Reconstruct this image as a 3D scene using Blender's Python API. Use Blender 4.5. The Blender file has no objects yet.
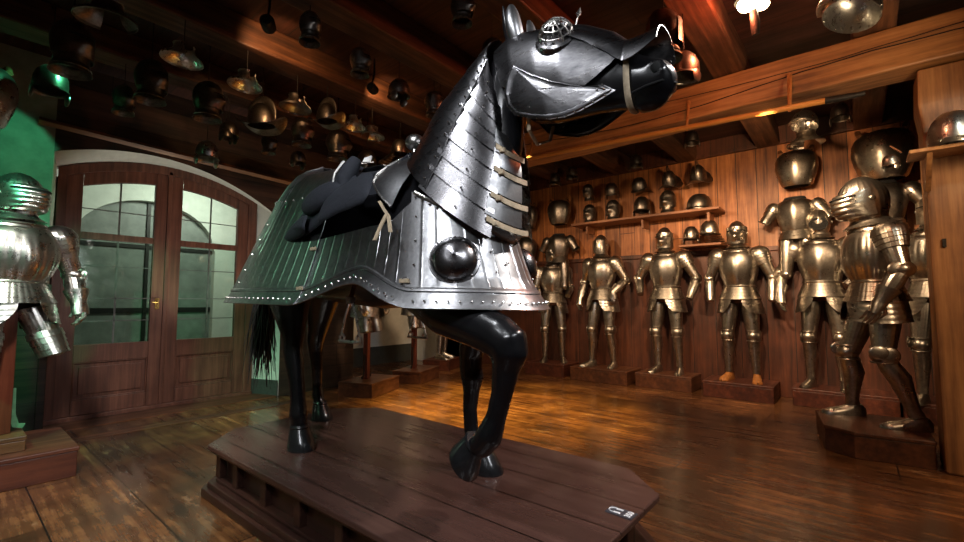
import bpy, math, random
from mathutils import Vector, Matrix, Euler
random.seed(7)
S = bpy.context.scene
COL = S.collection
PI = math.pi

# ------------------------------------------------------------ camera
CAM_H, CAM_F, CAM_P, CAM_A = 1.2, 450.0, math.radians(3.94), math.radians(39.7)
cam = bpy.data.objects.new('camera', bpy.data.cameras.new('camera'))
COL.objects.link(cam)
cam.location = (0, 0, CAM_H)
cam.rotation_euler = (PI/2 + CAM_P, 0, CAM_A - PI/2)
cam.data.sensor_width = 36
cam.data.lens = CAM_F / 964 * 36
cam.data.clip_start = 0.05
S.camera = cam

# ------------------------------------------------------------ world, exposure
w = bpy.data.worlds.new('world'); S.world = w; w.use_nodes = True
w.node_tree.nodes['Background'].inputs[0].default_value = (0.9, 0.75, 0.6, 1)
w.node_tree.nodes['Background'].inputs[1].default_value = 0.012
S.view_settings.view_transform = 'Standard'
S.view_settings.look = 'None'
S.view_settings.gamma = 1
S.view_settings.exposure = 0.18
S.view_settings.use_curve_mapping = False

# ------------------------------------------------------------ lights
def lamp(kind, loc, aim, power, color, size=0.1, spot=60, blend=0.6, sy=None):
    d = bpy.data.lights.new(kind.lower() + '_light', kind)
    d.energy = power; d.color = color
    if kind == 'AREA':
        d.size = size
        if sy: d.shape = 'RECTANGLE'; d.size_y = sy
    else:
        d.shadow_soft_size = size
    if kind == 'SPOT':
        d.spot_size = math.radians(spot); d.spot_blend = blend
    o = bpy.data.objects.new(d.name, d); COL.objects.link(o)
    o.location = loc
    if aim:
        o.rotation_euler = (Vector(aim) - Vector(loc)).to_track_quat('-Z', 'Y').to_euler()
    return o
WARM = (1, .68, .40); COOL = (.92, .95, 1); AMBER = (1, .66, .17)
# key on the horse from the ceiling lamp side, front right
lamp('SPOT', (2.9, -.15, 3.15), (1.6, 1.7, 1.2), 180, (1, .95, .9), .06, 75)
# cool gallery lights, front left of the horse, high
lamp('SPOT', (-.9, .6, 3.1), (1.5, 2.3, 1.0), 165, COOL, .25, 75)
lamp('SPOT', (.42, 1.35, 3.2), (1.5, 1.45, 1.6), 62, COOL, .12, 75)
lamp('SPOT', (.9, -1.3, 3.1), (1.7, 1.2, 1.6), 150, COOL, .2, 60)
# green light on the left corner
lamp('SPOT', (-.8, 2.9, 2.9), (.2, 4.5, 1.55), 330, (.16, 1, .50), .06, 46, .4)
lamp('SPOT', (.72, 4.3, 3.15), (.08, 5.75, 2.35), 48, (.10, 1, .46), .03, 42, .15)
lamp('SPOT', (-.9, 3.3, 2.9), (1.4, 2.9, 1.3), 34, (.42, 1, .60), .1, 40)
lamp('SPOT', (.1, 2.4, 3.1), (.75, 4.1, .3), 300, (1, .97, .88), .12, 66)
# unseen fill light added low beside the door to brighten the arch and reveal
lamp('SPOT', (1.85, 4.9, .25), (1.95, 6.1, 2.2), 85, (1, .97, .85), .15, 60)
# warm lights on the suits along the right wall
for yy, pw in ((3.4, 85), (2.2, 140), (.9, 230)):
    lamp('SPOT', (4.2, yy, 2.66), (6.75, yy + .1, 1.3), pw, WARM, .08, 78)
lamp('SPOT', (4.3, .3, 2.66), (6.6, -.45, 1.4), 150, WARM, .08, 70)
lamp('SPOT', (4.3, .5, 2.7), (6.95, .9, 2.75), 130, (1, .60, .30), .1, 62)
lamp('SPOT', (3.5, 1.0, 2.7), (5.05, -.1, 1.5), 75, WARM, .1, 40)
lamp('SPOT', (4.3, 4.0, 2.7), (4.8, 6.1, .6), 150, WARM, .1, 75)
# amber light on the floor behind the horse
lamp('SPOT', (4.2, 3.0, 3.1), (4.2, 3.2, 0), 1250, AMBER, .1, 66, .8)
# warm light over the right floor, girder and post
lamp('SPOT', (3.0, -1.8, 2.6), (4.9, .6, .5), 150, WARM, .3, 85)
lamp('SPOT', (3.0, -.9, 1.9), (4.45, .5, 3.1), 90, (1, .74, .45), .2, 70)
lamp('SPOT', (3.5, -.95, 2.8), (4.42, -.56, 2.36), 14, (.9, 1, .92), .05, 40)
# pale light in the vestibule beyond the glass door
lamp('AREA', (2.3, 6.5, 2.9), (1.9, 7.5, 1.2), 30, (.92, 1, .88), .4)

# ------------------------------------------------------------ materials
MATS = {}
def nodes(name):
    m = bpy.data.materials.new(name); m.use_nodes = True
    nt = m.node_tree; b = nt.nodes['Principled BSDF']
    return m, nt, b
def N(nt, t, **kw):
    n = nt.nodes.new(t)
    for k, v in kw.items():
        if k.startswith('i_'): n.inputs[int(k[2:])].default_value = v
        else: setattr(n, k, v)
    return n
def ramp(nt, fac, stops):
    r = nt.nodes.new('ShaderNodeValToRGB'); nt.links.new(fac, r.inputs[0])
    e = r.color_ramp.elements
    e[0].position, e[0].color = stops[0][0], (*stops[0][1], 1)
    e[1].position, e[1].color = stops[-1][0], (*stops[-1][1], 1)
    for p, c in stops[1:-1]:
        x = e.new(p); x.color = (*c, 1)
    return r
def g3(v): return (v, v, v)
def coords(nt, scale=(1, 1, 1), rot=(0, 0, 0)):
    tc = nt.nodes.new('ShaderNodeTexCoord'); mp = nt.nodes.new('ShaderNodeMapping')
    mp.inputs['Scale'].default_value = scale; mp.inputs['Rotation'].default_value = rot
    nt.links.new(tc.outputs['Object'], mp.inputs[0]); return mp.outputs[0]
def noise(nt, vec, scale, detail=4, rough=.6):
    n = nt.nodes.new('ShaderNodeTexNoise'); nt.links.new(vec, n.inputs['Vector'])
    n.inputs['Scale'].default_value = scale; n.inputs['Detail'].default_value = detail
    n.inputs['Roughness'].default_value = rough; return n.outputs['Fac']
def bump(nt, b, h, strength=.2, dist=.01):
    bp = nt.nodes.new('ShaderNodeBump'); bp.inputs['Strength'].default_value = strength
    bp.inputs['Distance'].default_value = dist
    nt.links.new(h, bp.inputs['Height']); nt.links.new(bp.outputs[0], b.inputs['Normal']); return bp
def mathn(nt, op, a, b=None):
    n = nt.nodes.new('ShaderNodeMath'); n.operation = op
    for i, x in enumerate((a, b)):
        if x is None: continue
        if isinstance(x, (int, float)): n.inputs[i].default_value = x
        else: nt.links.new(x, n.inputs[i])
    return n.outputs[0]
def mixc(nt, fac, a, b, mode='MIX'):
    n = nt.nodes.new('ShaderNodeMix'); n.data_type = 'RGBA'; n.blend_type = mode
    for s, x in ((0, fac), (6, a), (7, b)):
        if isinstance(x, (int, float)): n.inputs[s].default_value = x
        elif isinstance(x, tuple): n.inputs[s].default_value = (*x, 1)
        else: nt.links.new(x, n.inputs[s])
    return n.outputs[2]

def steel(name, lo, hi, r0, r1, scale=14, stretch=(1, 1, 1), b_=.12, metal=1.0):
    m, nt, b = nodes(name)
    v = coords(nt, stretch)
    n1 = noise(nt, v, scale, 5, .65); n2 = noise(nt, v, scale * 5, 3, .6)
    f = mathn(nt, 'ADD', mathn(nt, 'MULTIPLY', n1, .7), mathn(nt, 'MULTIPLY', n2, .3))
    c = ramp(nt, f, [(.33, lo), (.62, hi)])
    nt.links.new(c.outputs[0], b.inputs['Base Color'])
    b.inputs['Metallic'].default_value = metal
    r = ramp(nt, f, [(.3, g3(r1)), (.68, g3(r0))]); nt.links.new(r.outputs[0], b.inputs['Roughness'])
    bump(nt, b, f, b_, .01)
    MATS[name] = m; return m
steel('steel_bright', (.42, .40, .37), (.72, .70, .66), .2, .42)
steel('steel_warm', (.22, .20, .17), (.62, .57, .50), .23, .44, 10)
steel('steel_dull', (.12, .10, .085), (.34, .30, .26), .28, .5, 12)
steel('steel_bard', (.16, .16, .165), (.48, .48, .49), .28, .46, 8, (1, 1, 1), .14)
steel('steel_neck', (.10, .10, .105), (.34, .33, .34), .20, .36, 8, (1, 1, 1), .1)
steel('steel_head', (.06, .06, .065), (.22, .215, .22), .22, .40, 8, (1, 1, 3), .12)
steel('steel_rivet', (.55, .53, .5), (.8, .78, .75), .2, .3, 30)
steel('brass', (.5, .33, .1), (.85, .6, .22), .2, .35, 20)

def plain(name, col, rough=.6, metal=0, bmp=0, bs=30, coat=0, var=.25, spec=None):
    m, nt, b = nodes(name)
    v = coords(nt); n = noise(nt, v, bs, 4)
    c = ramp(nt, n, [(.3, tuple(x * (1 - var) for x in col)), (.7, tuple(min(1, x * (1 + var)) for x in col))])
    nt.links.new(c.outputs[0], b.inputs['Base Color'])
    b.inputs['Roughness'].default_value = rough; b.inputs['Metallic'].default_value = metal
    b.inputs['Coat Weight'].default_value = coat; b.inputs['Coat Roughness'].default_value = .15
    if spec is not None: b.inputs['Specular IOR Level'].default_value = spec
    if bmp: bump(nt, b, n, bmp, .01)
    MATS[name] = m; return m
plain('horse_black', (.006, .006, .007), .26, 0, .08, 12, .1)
plain('hoof', (.014, .0145, .016), .26, .2, .1, 40, .3)
plain('hair', (.008, .007, .007), .45)
plain('velvet', (.008, .010, .016), .85, 0, .3, 60)
plain('leather_pale', (.42, .33, .22), .65, 0, .2, 60)
plain('leather_brown', (.16, .07, .03), .5, 0, .2, 40)
plain('leather_orange', (.38, .15, .04), .5, 0, .2, 40)
plain('void', (.004, .004, .004), .9)
plain('iron', (.03, .028, .026), .5, .7, .2, 40)
plain('lead', (.12, .13, .12), .5, .5)
plain('plaster_white', (.62, .62, .56), .85, 0, .15, 8, 0, .08)
plain('plaster_wall', (.22, .24, .20), .7, 0, .2, 7, 0, .22)
plain('skirting', (.05, .055, .05), .5)
plain('painted_green_iron', (.10, .25, .14), .5, .2)
plain('reflection_blue', (.6, .72, .95), .4)
plain('label_black', (.05, .05, .06), .35)
plain('label_white', (.85, .85, .88), .5)
plain('lining_white', (.7, .68, .64), .7)

def wood(name, dark, mid, light, axis='Y', rough=(.3, .5), grain=26, plank=None, bs=.25, wear=None, seam=(.006, .004, .003), coat=0, tv=(.62, 1.25)):
    """axis: the grain runs along this axis. plank=(across_axis, width, length)"""
    m, nt, b = nodes(name)
    st = {'X': (1.2, grain, grain), 'Y': (grain, 1.2, grain), 'Z': (grain, grain, 1.2)}[axis]
    v = coords(nt, st); v1 = coords(nt)
    n1 = noise(nt, v, 1.0, 6, .65); n2 = noise(nt, v1, 1.6, 4, .6)
    f = mathn(nt, 'ADD', mathn(nt, 'MULTIPLY', n1, .6), mathn(nt, 'MULTIPLY', n2, .4))
    c = ramp(nt, f, [(.36, dark), (.5, mid), (.64, light)]).outputs[0]
    h = f
    if wear:
        n3 = noise(nt, coords(nt, tuple(s ** .45 for s in st)), 1.9, 6, .72)
        wf = ramp(nt, n3, [(wear[1], g3(0)), (wear[2], g3(1))])
        c = mixc(nt, wf.outputs[0], c, wear[0])
        n4 = noise(nt, coords(nt, (1.3, 1.3, 1.3)), 1.1, 7, .7)
        c = mixc(nt, 1.0, c, ramp(nt, n4, [(.36, g3(.32)), (.62, g3(1.15))]).outputs[0], 'MULTIPLY') if name == 'floor_wood' else c
    if plank:
        ax, pw, pl = plank
        sp = nt.nodes.new('ShaderNodeSeparateXYZ'); nt.links.new(v1, sp.inputs[0])
        a = mathn(nt, 'DIVIDE', sp.outputs[ax], pw)
        fl = mathn(nt, 'FLOOR', a); fr = mathn(nt, 'FRACT', a)
        wn = nt.nodes.new('ShaderNodeTexWhiteNoise'); wn.noise_dimensions = '1D'
        nt.links.new(fl, wn.inputs['W'])
        al = mathn(nt, 'ADD', mathn(nt, 'DIVIDE', sp.outputs[{'X': 0, 'Y': 1, 'Z': 2}[axis]], pl), mathn(nt, 'MULTIPLY', wn.outputs['Value'], 7.3))
        fl2 = mathn(nt, 'FLOOR', al); fr2 = mathn(nt, 'FRACT', al)
        wn2 = nt.nodes.new('ShaderNodeTexWhiteNoise'); wn2.noise_dimensions = '1D'
        nt.links.new(mathn(nt, 'ADD', mathn(nt, 'MULTIPLY', fl, 13.7), fl2), wn2.inputs['W'])
        tint = ramp(nt, wn2.outputs['Value'], [(0, g3(tv[0])), (1, g3(tv[1]))])
        c = mixc(nt, 1.0, c, tint.outputs[0], 'MULTIPLY')
        s1 = mathn(nt, 'LESS_THAN', fr, .008 / pw); s2 = mathn(nt, 'LESS_THAN', fr2, .008 / pl)
        s = mathn(nt, 'MAXIMUM', s1, s2)
        c = mixc(nt, s, c, seam)
        h = mathn(nt, 'SUBTRACT', f, s)
    nt.links.new(c, b.inputs['Base Color'])
    r = ramp(nt, f, [(.3, g3(rough[1])), (.7, g3(rough[0]))]); nt.links.new(r.outputs[0], b.inputs['Roughness'])
    b.inputs['Coat Weight'].default_value = coat; b.inputs['Coat Roughness'].default_value = .25
    bump(nt, b, h, bs, .01)
    MATS[name] = m; return m
wood('floor_wood', (.04, .014, .006), (.15, .06, .022), (.36, .165, .06), 'Y', (.14, .34), 18, (0, .42, 4.5), .35,
     ((.42, .24, .12), .60, .70), coat=.15)
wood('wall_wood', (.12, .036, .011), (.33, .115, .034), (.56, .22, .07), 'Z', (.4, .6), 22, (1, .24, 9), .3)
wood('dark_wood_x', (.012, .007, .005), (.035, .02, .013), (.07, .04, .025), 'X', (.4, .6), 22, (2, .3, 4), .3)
wood('ceiling_wood', (.012, .004, .003), (.035, .011, .006), (.07, .022, .012), 'Y', (.5, .7), 20, (0, .30, 5), .3)
wood('beam_x', (.02, .008, .004), (.07, .027, .012), (.17, .07, .03), 'X', (.45, .65), 20)
wood('beam_y', (.13, .052, .017), (.30, .13, .042), (.46, .22, .078), 'Y', (.4, .6), 22)
wood('beam_z', (.12, .05, .018), (.26, .115, .04), (.40, .2, .075), 'Z', (.4, .6), 22)
wood('plinth_brown', (.05, .025, .019), (.075, .037, .029), (.11, .058, .045), 'Y', (.2, .32), 14, (0, .2525, 40), .12, ((.12, .065, .05), .66, .8), coat=.1, tv=(.93, 1.05))
wood('plinth_moulding', (.022, .009, .007), (.04, .017, .012), (.08, .035, .022), 'Y', (.25, .4), 20)
wood('block_wood', (.03, .011, .006), (.085, .03, .014), (.16, .062, .028), 'X', (.3, .5), 16)
wood('block_red', (.028, .009, .006), (.08, .023, .013), (.16, .05, .026), 'X', (.3, .5), 16)
wood('door_wood', (.055, .018, .011), (.115, .042, .026), (.19, .08, .05), 'Z', (.35, .5), 24)
wood('post_red', (.05, .010, .006), (.11, .026, .013), (.18, .05, .025), 'Z', (.35, .5), 20)
wood('pole_orange', (.30, .11, .02), (.5, .22, .05), (.62, .3, .08), 'Y', (.35, .5), 20)
wood('ledge_wood', (.12, .05, .02), (.22, .10, .04), (.34, .17, .07), 'X', (.4, .6), 20)
wood('wainscot_wood', (.03, .009, .004), (.075, .022, .010), (.13, .04, .018), 'Z', (.4, .6), 20, (1, .3, 9))
wood('shelf_wood', (.10, .035, .014), (.2, .075, .028), (.3, .12, .045), 'Y', (.4, .6), 20)

def emit(name, col, st):
    m, nt, b = nodes(name)
    b.inputs['Base Color'].default_value = (0, 0, 0, 1)
    b.inputs['Emission Color'].default_value = (*col, 1); b.inputs['Emission Strength'].default_value = st
    MATS[name] = m
emit('bulb_warm', (1, .72, .4), 40)
emit('bulb_small', (1, .6, .3), 5)
m, nt, b = nodes('glass'); MATS['glass'] = m
tr = nt.nodes.new('ShaderNodeBsdfTransparent'); tr.inputs[0].default_value = (.8, .9, .84, 1)
gl = nt.nodes.new('ShaderNodeBsdfGlossy'); gl.inputs['Roughness'].default_value = .04
mx = nt.nodes.new('ShaderNodeMixShader'); mx.inputs[0].default_value = .07
nt.links.new(tr.outputs[0], mx.inputs[1]); nt.links.new(gl.outputs[0], mx.inputs[2])
nt.links.new(mx.outputs[0], nt.nodes['Material Output'].inputs[0])

# ------------------------------------------------------------ mesh helpers
def lerp(a, b, t): return a + (b - a) * t
def interp(tab, x):
    if x <= tab[0][0]: return tab[0][1]
    for (x0, y0), (x1, y1) in zip(tab, tab[1:]):
        if x <= x1: return y0 + (y1 - y0) * (x - x0) / (x1 - x0)
    return tab[-1][1]
def R(axis, deg): return Matrix.Rotation(math.radians(deg), 4, axis)
class MB:
    def __init__(s): s.v = []; s.f = []
    def grid(s, rows, cu=False, caps=False):
        n = len(rows[0]); b0 = len(s.v)
        for r in rows: s.v += [tuple(p) for p in r]
        for i in range(len(rows) - 1):
            for j in range(n if cu else n - 1):
                k = (j + 1) % n
                s.f.append((b0 + i*n + j, b0 + i*n + k, b0 + (i+1)*n + k, b0 + (i+1)*n + j))
        if caps:
            s.f.append(tuple(b0 + j for j in reversed(range(n))))
            s.f.append(tuple(b0 + (len(rows)-1)*n + j for j in range(n)))
        return s
    def box(s, c, d, M=None):
        b0 = len(s.v)
        for x in (-.5, .5):
            for y in (-.5, .5):
                for z in (-.5, .5):
                    p = Vector((x*d[0], y*d[1], z*d[2]))
                    if M: p = M @ p
                    s.v.append((p.x + c[0], p.y + c[1], p.z + c[2]))
        for f in ((0,1,3,2),(4,6,7,5),(0,4,5,1),(2,3,7,6),(0,2,6,4),(1,5,7,3)): s.f.append(tuple(b0+i for i in f))
        return s
    def bx(s, x0, x1, y0, y1, z0, z1): return s.box(((x0+x1)/2, (y0+y1)/2, (z0+z1)/2), (x1-x0, y1-y0, z1-z0))
    def prism(s, poly, z0, z1, inset=0):
        """poly in XY, counter-clockwise"""
        cx = sum(p[0] for p in poly)/len(poly); cy = sum(p[1] for p in poly)/len(poly)
        s.grid([[(x, y, z0) for x, y in poly], [(x, y, z1) for x, y in poly]], True, True); return s
    def tube(s, pts, r, n=10, caps=True, ref=None, flute=None, squash=None):
        pts = [Vector(p) for p in pts]; m = len(pts); rows = []
        if not isinstance(r, list): r = [r]*m
        prev = None
        for i, p in enumerate(pts):
            t = (pts[min(i+1, m-1)] - pts[max(i-1, 0)])
            t = t.normalized() if t.length > 1e-9 else Vector((0, 0, 1))
            if prev is None:
                a = Vector(ref) if ref else (Vector((0, 1, 0)) if abs(t.y) < .9 else Vector((1, 0, 0)))
            else: a = prev
            a = (a - t*a.dot(t)).normalized(); b = t.cross(a); prev = a
            ra, rb = (r[i] if isinstance(r[i], (tuple, list)) else (r[i], r[i]))
            row = []
            for j in range(n):
                th = 2*PI*j/n; k = 1
                if flute: k = 1 + flute[1]*(abs(math.cos(th*flute[0]/2)) - .5)
                row.append(p + a*(ra*k*math.cos(th)) + b*(rb*k*math.sin(th)))
            rows.append(row)
        return s.grid(rows, True, caps)
    def ball(s, c, r, M=None, nu=20, nv=12, top=1.0, bot=-1.0):
        """top/bot: latitude range as sine"""
        if not isinstance(r, (tuple, list)): r = (r, r, r)
        rows = []
        a0, a1 = math.asin(bot), math.asin(top)
        for i in range(nv + 1):
            la = a0 + (a1-a0)*i/nv; row = []
            for j in range(nu):
                lo = 2*PI*j/nu
                p = Vector((r[0]*math.cos(la)*math.cos(lo), r[1]*math.cos(la)*math.sin(lo), r[2]*math.sin(la)))
                if M: p = M @ p
                row.append(p + Vector(c))
            rows.append(row)
        return s.grid(rows, True, False)
    def lathe(s, prof, c=(0, 0, 0), M=None, n=24, sx=1, sy=1, flute=None, caps=False, a0=0, a1=360, shape=None):
        rows = []; full = abs(a1-a0) >= 360
        for (r, z) in prof:
            row = []
            for j in range(n if full else n+1):
                th = math.radians(a0 + (a1-a0)*j/n); k = 1
                if flute: k = 1 + flute[1]*(abs(math.cos(th*flute[0]/2)) - .5)
                if shape: k *= shape(th, z)
                p = Vector((r*k*sx*math.cos(th), r*k*sy*math.sin(th), z))
                if M: p = M @ p
                row.append(p + Vector(c))
            rows.append(row)
        return s.grid(rows, full, caps)
    def build(s, name, mat, parent=None, smooth=True, loc=None, solid=0, bevel=0, sub=0, angle=38, off=None):
        me = bpy.data.meshes.new(name)
        vs = s.v
        if off: vs = [(x-off[0], y-off[1], z-off[2]) for x, y, z in vs]
        me.from_pydata([tuple(v) for v in vs], [], s.f); me.update()
        me.materials.append(MATS[mat] if isinstance(mat, str) else mat)
        if smooth:
            me.polygons.foreach_set('use_smooth', [True]*len(me.polygons))
            me.set_sharp_from_angle(angle=math.radians(angle))
        o = bpy.data.objects.new(name, me); COL.objects.link(o)
        if parent: o.parent = parent
        if loc: o.location = loc
        if sub:
            md = o.modifiers.new('subdivision', 'SUBSURF'); md.levels = sub; md.render_levels = sub
        if solid:
            md = o.modifiers.new('solidify', 'SOLIDIFY'); md.thickness = abs(solid); md.offset = 1 if solid > 0 else -1
            if smooth: md = o.modifiers.new('edge_split', 'EDGE_SPLIT'); md.split_angle = math.radians(40)
        if bevel:
            md = o.modifiers.new('bevel', 'BEVEL'); md.width = bevel; md.segments = 2; md.limit_method = 'ANGLE'
        return o
def tag(o, label, cat, group=None, kind=None):
    if label: o['label'] = label
    if cat: o['category'] = cat
    if group: o['group'] = group
    if kind: o['kind'] = kind
    return o
def struct(o): o['kind'] = 'structure'; return o
def empty(name, loc, label, cat, rz=0, group=None, sc=1):
    o = bpy.data.objects.new(name, None); COL.objects.link(o); o.empty_display_size = .1
    o.location = loc; o.rotation_euler = (0, 0, math.radians(rz)); o.scale = sc if isinstance(sc, tuple) else (sc, sc, sc)
    return tag(o, label, cat, group)
# a point of the room seen at photo pixel u,v at a known height or known wall plane
def at(u, v, x=None, y=None, z=None):
    f0 = Vector((math.cos(CAM_A), math.sin(CAM_A), 0)); r = Vector((math.sin(CAM_A), -math.cos(CAM_A), 0)); up = Vector((0, 0, 1))
    fw = f0*math.cos(CAM_P) + up*math.sin(CAM_P); u_ = -f0*math.sin(CAM_P) + up*math.cos(CAM_P)
    d = fw + r*(u-482)/CAM_F - u_*(v-271)/CAM_F
    t = (x/d.x if x is not None else y/d.y if y is not None else (z-CAM_H)/d.z)
    return Vector((0, 0, CAM_H)) + d*t

# ============================================================ THE ROOM
XR, YD, CEIL = 6.95, 5.75, 3.5
struct(MB().bx(-1.6, 8.2, -3.2, 8.2, -.1, 0).build('floor', 'floor_wood', smooth=False))
struct(MB().bx(-1.6, XR+.15, -3.2, 7.8, CEIL, CEIL+.1).build('ceiling', 'ceiling_wood', smooth=False))
struct(MB().bx(XR, XR+.15, -3.2, 7.75, 0, CEIL).build('wall_right', 'wall_wood', smooth=False))
struct(MB().bx(-1.75, -1.6, -3.2, 5.75, 0, CEIL).build('wall_left', 'plaster_wall', smooth=False))
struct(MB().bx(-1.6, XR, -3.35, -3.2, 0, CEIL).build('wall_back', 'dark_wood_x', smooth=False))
# door wall: solid pieces and the two arched niches
NA = (.62, 2.84); arch1 = lambda x: 2.77 - .25*(x-1.4)**2
arch1b = lambda x: 2.78 - .24*(x-1.66)**2
NB = (3.95, 6.45); arch2 = lambda x: 2.45 - .2*(x-5.2)**2
struct(MB().bx(-1.6, NA[0], YD, 6.5, 0, CEIL).build('wall_front', 'plaster_wall', smooth=False))
m = MB(); xs = [lerp(*NA, i/28) for i in range(29)]
m.grid([[(x, YD, CEIL) for x in xs], [(x, YD, arch1(x)) for x in xs]])
m.bx(NA[1], NB[0], YD, YD+.75, 0, CEIL)
xs = [lerp(*NB, i/28) for i in range(29)]
m.grid([[(x, YD, CEIL) for x in xs], [(x, YD, arch2(x)) for x in xs]])
m.bx(NB[1], XR, YD, YD+.75, 0, CEIL)
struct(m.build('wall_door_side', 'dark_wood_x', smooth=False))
# white plaster reveals of the two niches
m = MB()
n = 28
xs = [lerp(*NA, i/n) for i in range(n+1)]
def inner(x): return lerp(.70, 2.66, (x-NA[0])/(NA[1]-NA[0]))
m.grid([[(x, YD, arch1(x)) for x in xs], [(inner(x), 6.2, arch1b(inner(x))) for x in xs]])
m.grid([[(NA[1], YD, 0), (NA[1], YD, arch1(NA[1]))], [(2.66, 6.2, 0), (2.66, 6.2, arch1b(2.66))]])
m.grid([[(NA[0], YD, 0), (NA[0], YD, arch1(NA[0]))], [(.70, 6.2, 0), (.70, 6.2, arch1b(.7))]])
xi = [inner(x) for x in xs]
m.grid([[(x, 6.26, arch1b(x)) for x in xi], [(x, 6.26, CEIL) for x in xi]])
m.bx(2.66, 2.84, 6.2, 6.3, 0, 3)
struct(m.build('trim_1', 'plaster_white', smooth=False))
m = MB(); xs = [lerp(*NB, i/n) for i in range(n+1)]
m.grid([[(x, YD, arch2(x)) for x in xs], [(x, 7.2, arch2(x)) for x in xs]])
for x in NB: m.grid([[(x, YD, 0), (x, YD, arch2(x))], [(x, 7.2, 0), (x, 7.2, arch2(x))]])
m.grid([[(x, 7.2, 0) for x in xs], [(x, 7.2, arch2(x)) for x in xs]])
struct(m.build('trim_2', 'plaster_white', smooth=False))
struct(MB().bx(2.62, 2.85, 6.19, 6.2, 0, .16).bx(NB[0], NB[1], 7.16, 7.2, 0, .34).build('baseboard_niche', 'skirting', smooth=False))
mm = MB(); mm.grid([[(2.825, 5.74, 0), (2.825, 5.74, .2)], [(2.655, 6.2, 0), (2.655, 6.2, .2)]])
struct(mm.build('baseboard_front', 'skirting', smooth=False, solid=.012))
# dark wainscot left of the door
struct(MB().bx(-1.6, .63, YD-.05, YD, 0, 1.32).bx(.60, .66, YD-.06, YD+.02, 0, 1.36).build('trim_3', 'dark_wood_x', smooth=False, bevel=.006))
# sloping light ledge strip over the arch
struct(MB().tube([(.5, YD-.03, 2.87), (2.95, YD-.03, 2.78)], [(.028, .035)]*2, 4).build('trim_4', 'ledge_wood', smooth=False))
# battens on the right wall
struct(MB().bx(XR-.05, XR, -3.2, 5.75, 3.3, CEIL).bx(XR-.07, XR, -3.2, 5.75, 3.26, 3.31).bx(XR-.05, XR, -3.2, 5.75, 1.87, 1.93).bx(XR-.06, XR, -3.2, 5.75, 0, 1.86).build('trim_5', 'wainscot_wood', smooth=False, bevel=.005))

# vestibule beyond the door
def vest_arch():
    m = MB(); cx, hw, spring, top = 1.85, .84, 1.95, 2.62
    n = 24; xs = [cx - hw + 2*hw*i/n for i in range(n+1)]
    zf = lambda x: spring + (top-spring)*math.sqrt(max(0, 1-((x-cx)/hw)**2))
    m.grid([[(x, 7.6, 3.3) for x in xs], [(x, 7.6, zf(x)) for x in xs]])
    m.grid([[(-.5, 7.6, 0), (cx-hw, 7.6, 0)], [(-.5, 7.6, 3.3), (cx-hw, 7.6, 3.3)]])
    m.grid([[(cx+hw, 7.6, 0), (3.9, 7.6, 0)], [(cx+hw, 7.6, 3.3), (3.9, 7.6, 3.3)]])
    m.grid([[(x, 7.6, zf(x)) for x in xs], [(x, 7.75, zf(x)) for x in xs]])
    for x in (cx-hw, cx+hw): m.grid([[(x, 7.6, 0), (x, 7.6, spring)], [(x, 7.75, 0), (x, 7.75, spring)]])
    m.grid([[(-.5, 6.5, 0), (-.5, 7.6, 0)], [(-.5, 6.5, 3.3), (-.5, 7.6, 3.3)]])
    m.grid([[(3.9, 6.5, 0), (3.9, 7.6, 0)], [(3.9, 6.5, 3.3), (3.9, 7.6, 3.3)]])
    m.grid([[(-.5, 6.3, 3.3), (3.9, 6.3, 3.3)], [(-.5, 7.6, 3.3), (3.9, 7.6, 3.3)]])
    return m
struct(vest_arch().build('wall_vestibule', 'plaster_white', smooth=False))
plain('far_door', (.19, .20, .18), .5, 0, .1, 6)
o = struct(MB().bx(.9, 2.8, 7.72, 7.76, 0, 2.75).build('door_3', 'far_door', smooth=False))
MB().bx(1.83, 1.87, 7.69, 7.72, 0, 2.6).bx(1.0, 2.7, 7.70, 7.72, 1.05, 1.12).bx(1.0, 2.7, 7.70, 7.72, 1.95, 2.0).build('door_rail', 'iron', o, smooth=False)
tag(MB().tube([(1.78, 7.1, 0), (1.78, 7.1, 2.15)], .022, 10).build('reflection_streak', 'reflection_blue'), 'thin pale blue upright rod added as a light reflection behind the left glass door', 'reflection')  # added rod whose pale colour stands in for a light reflection in the glass

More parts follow.
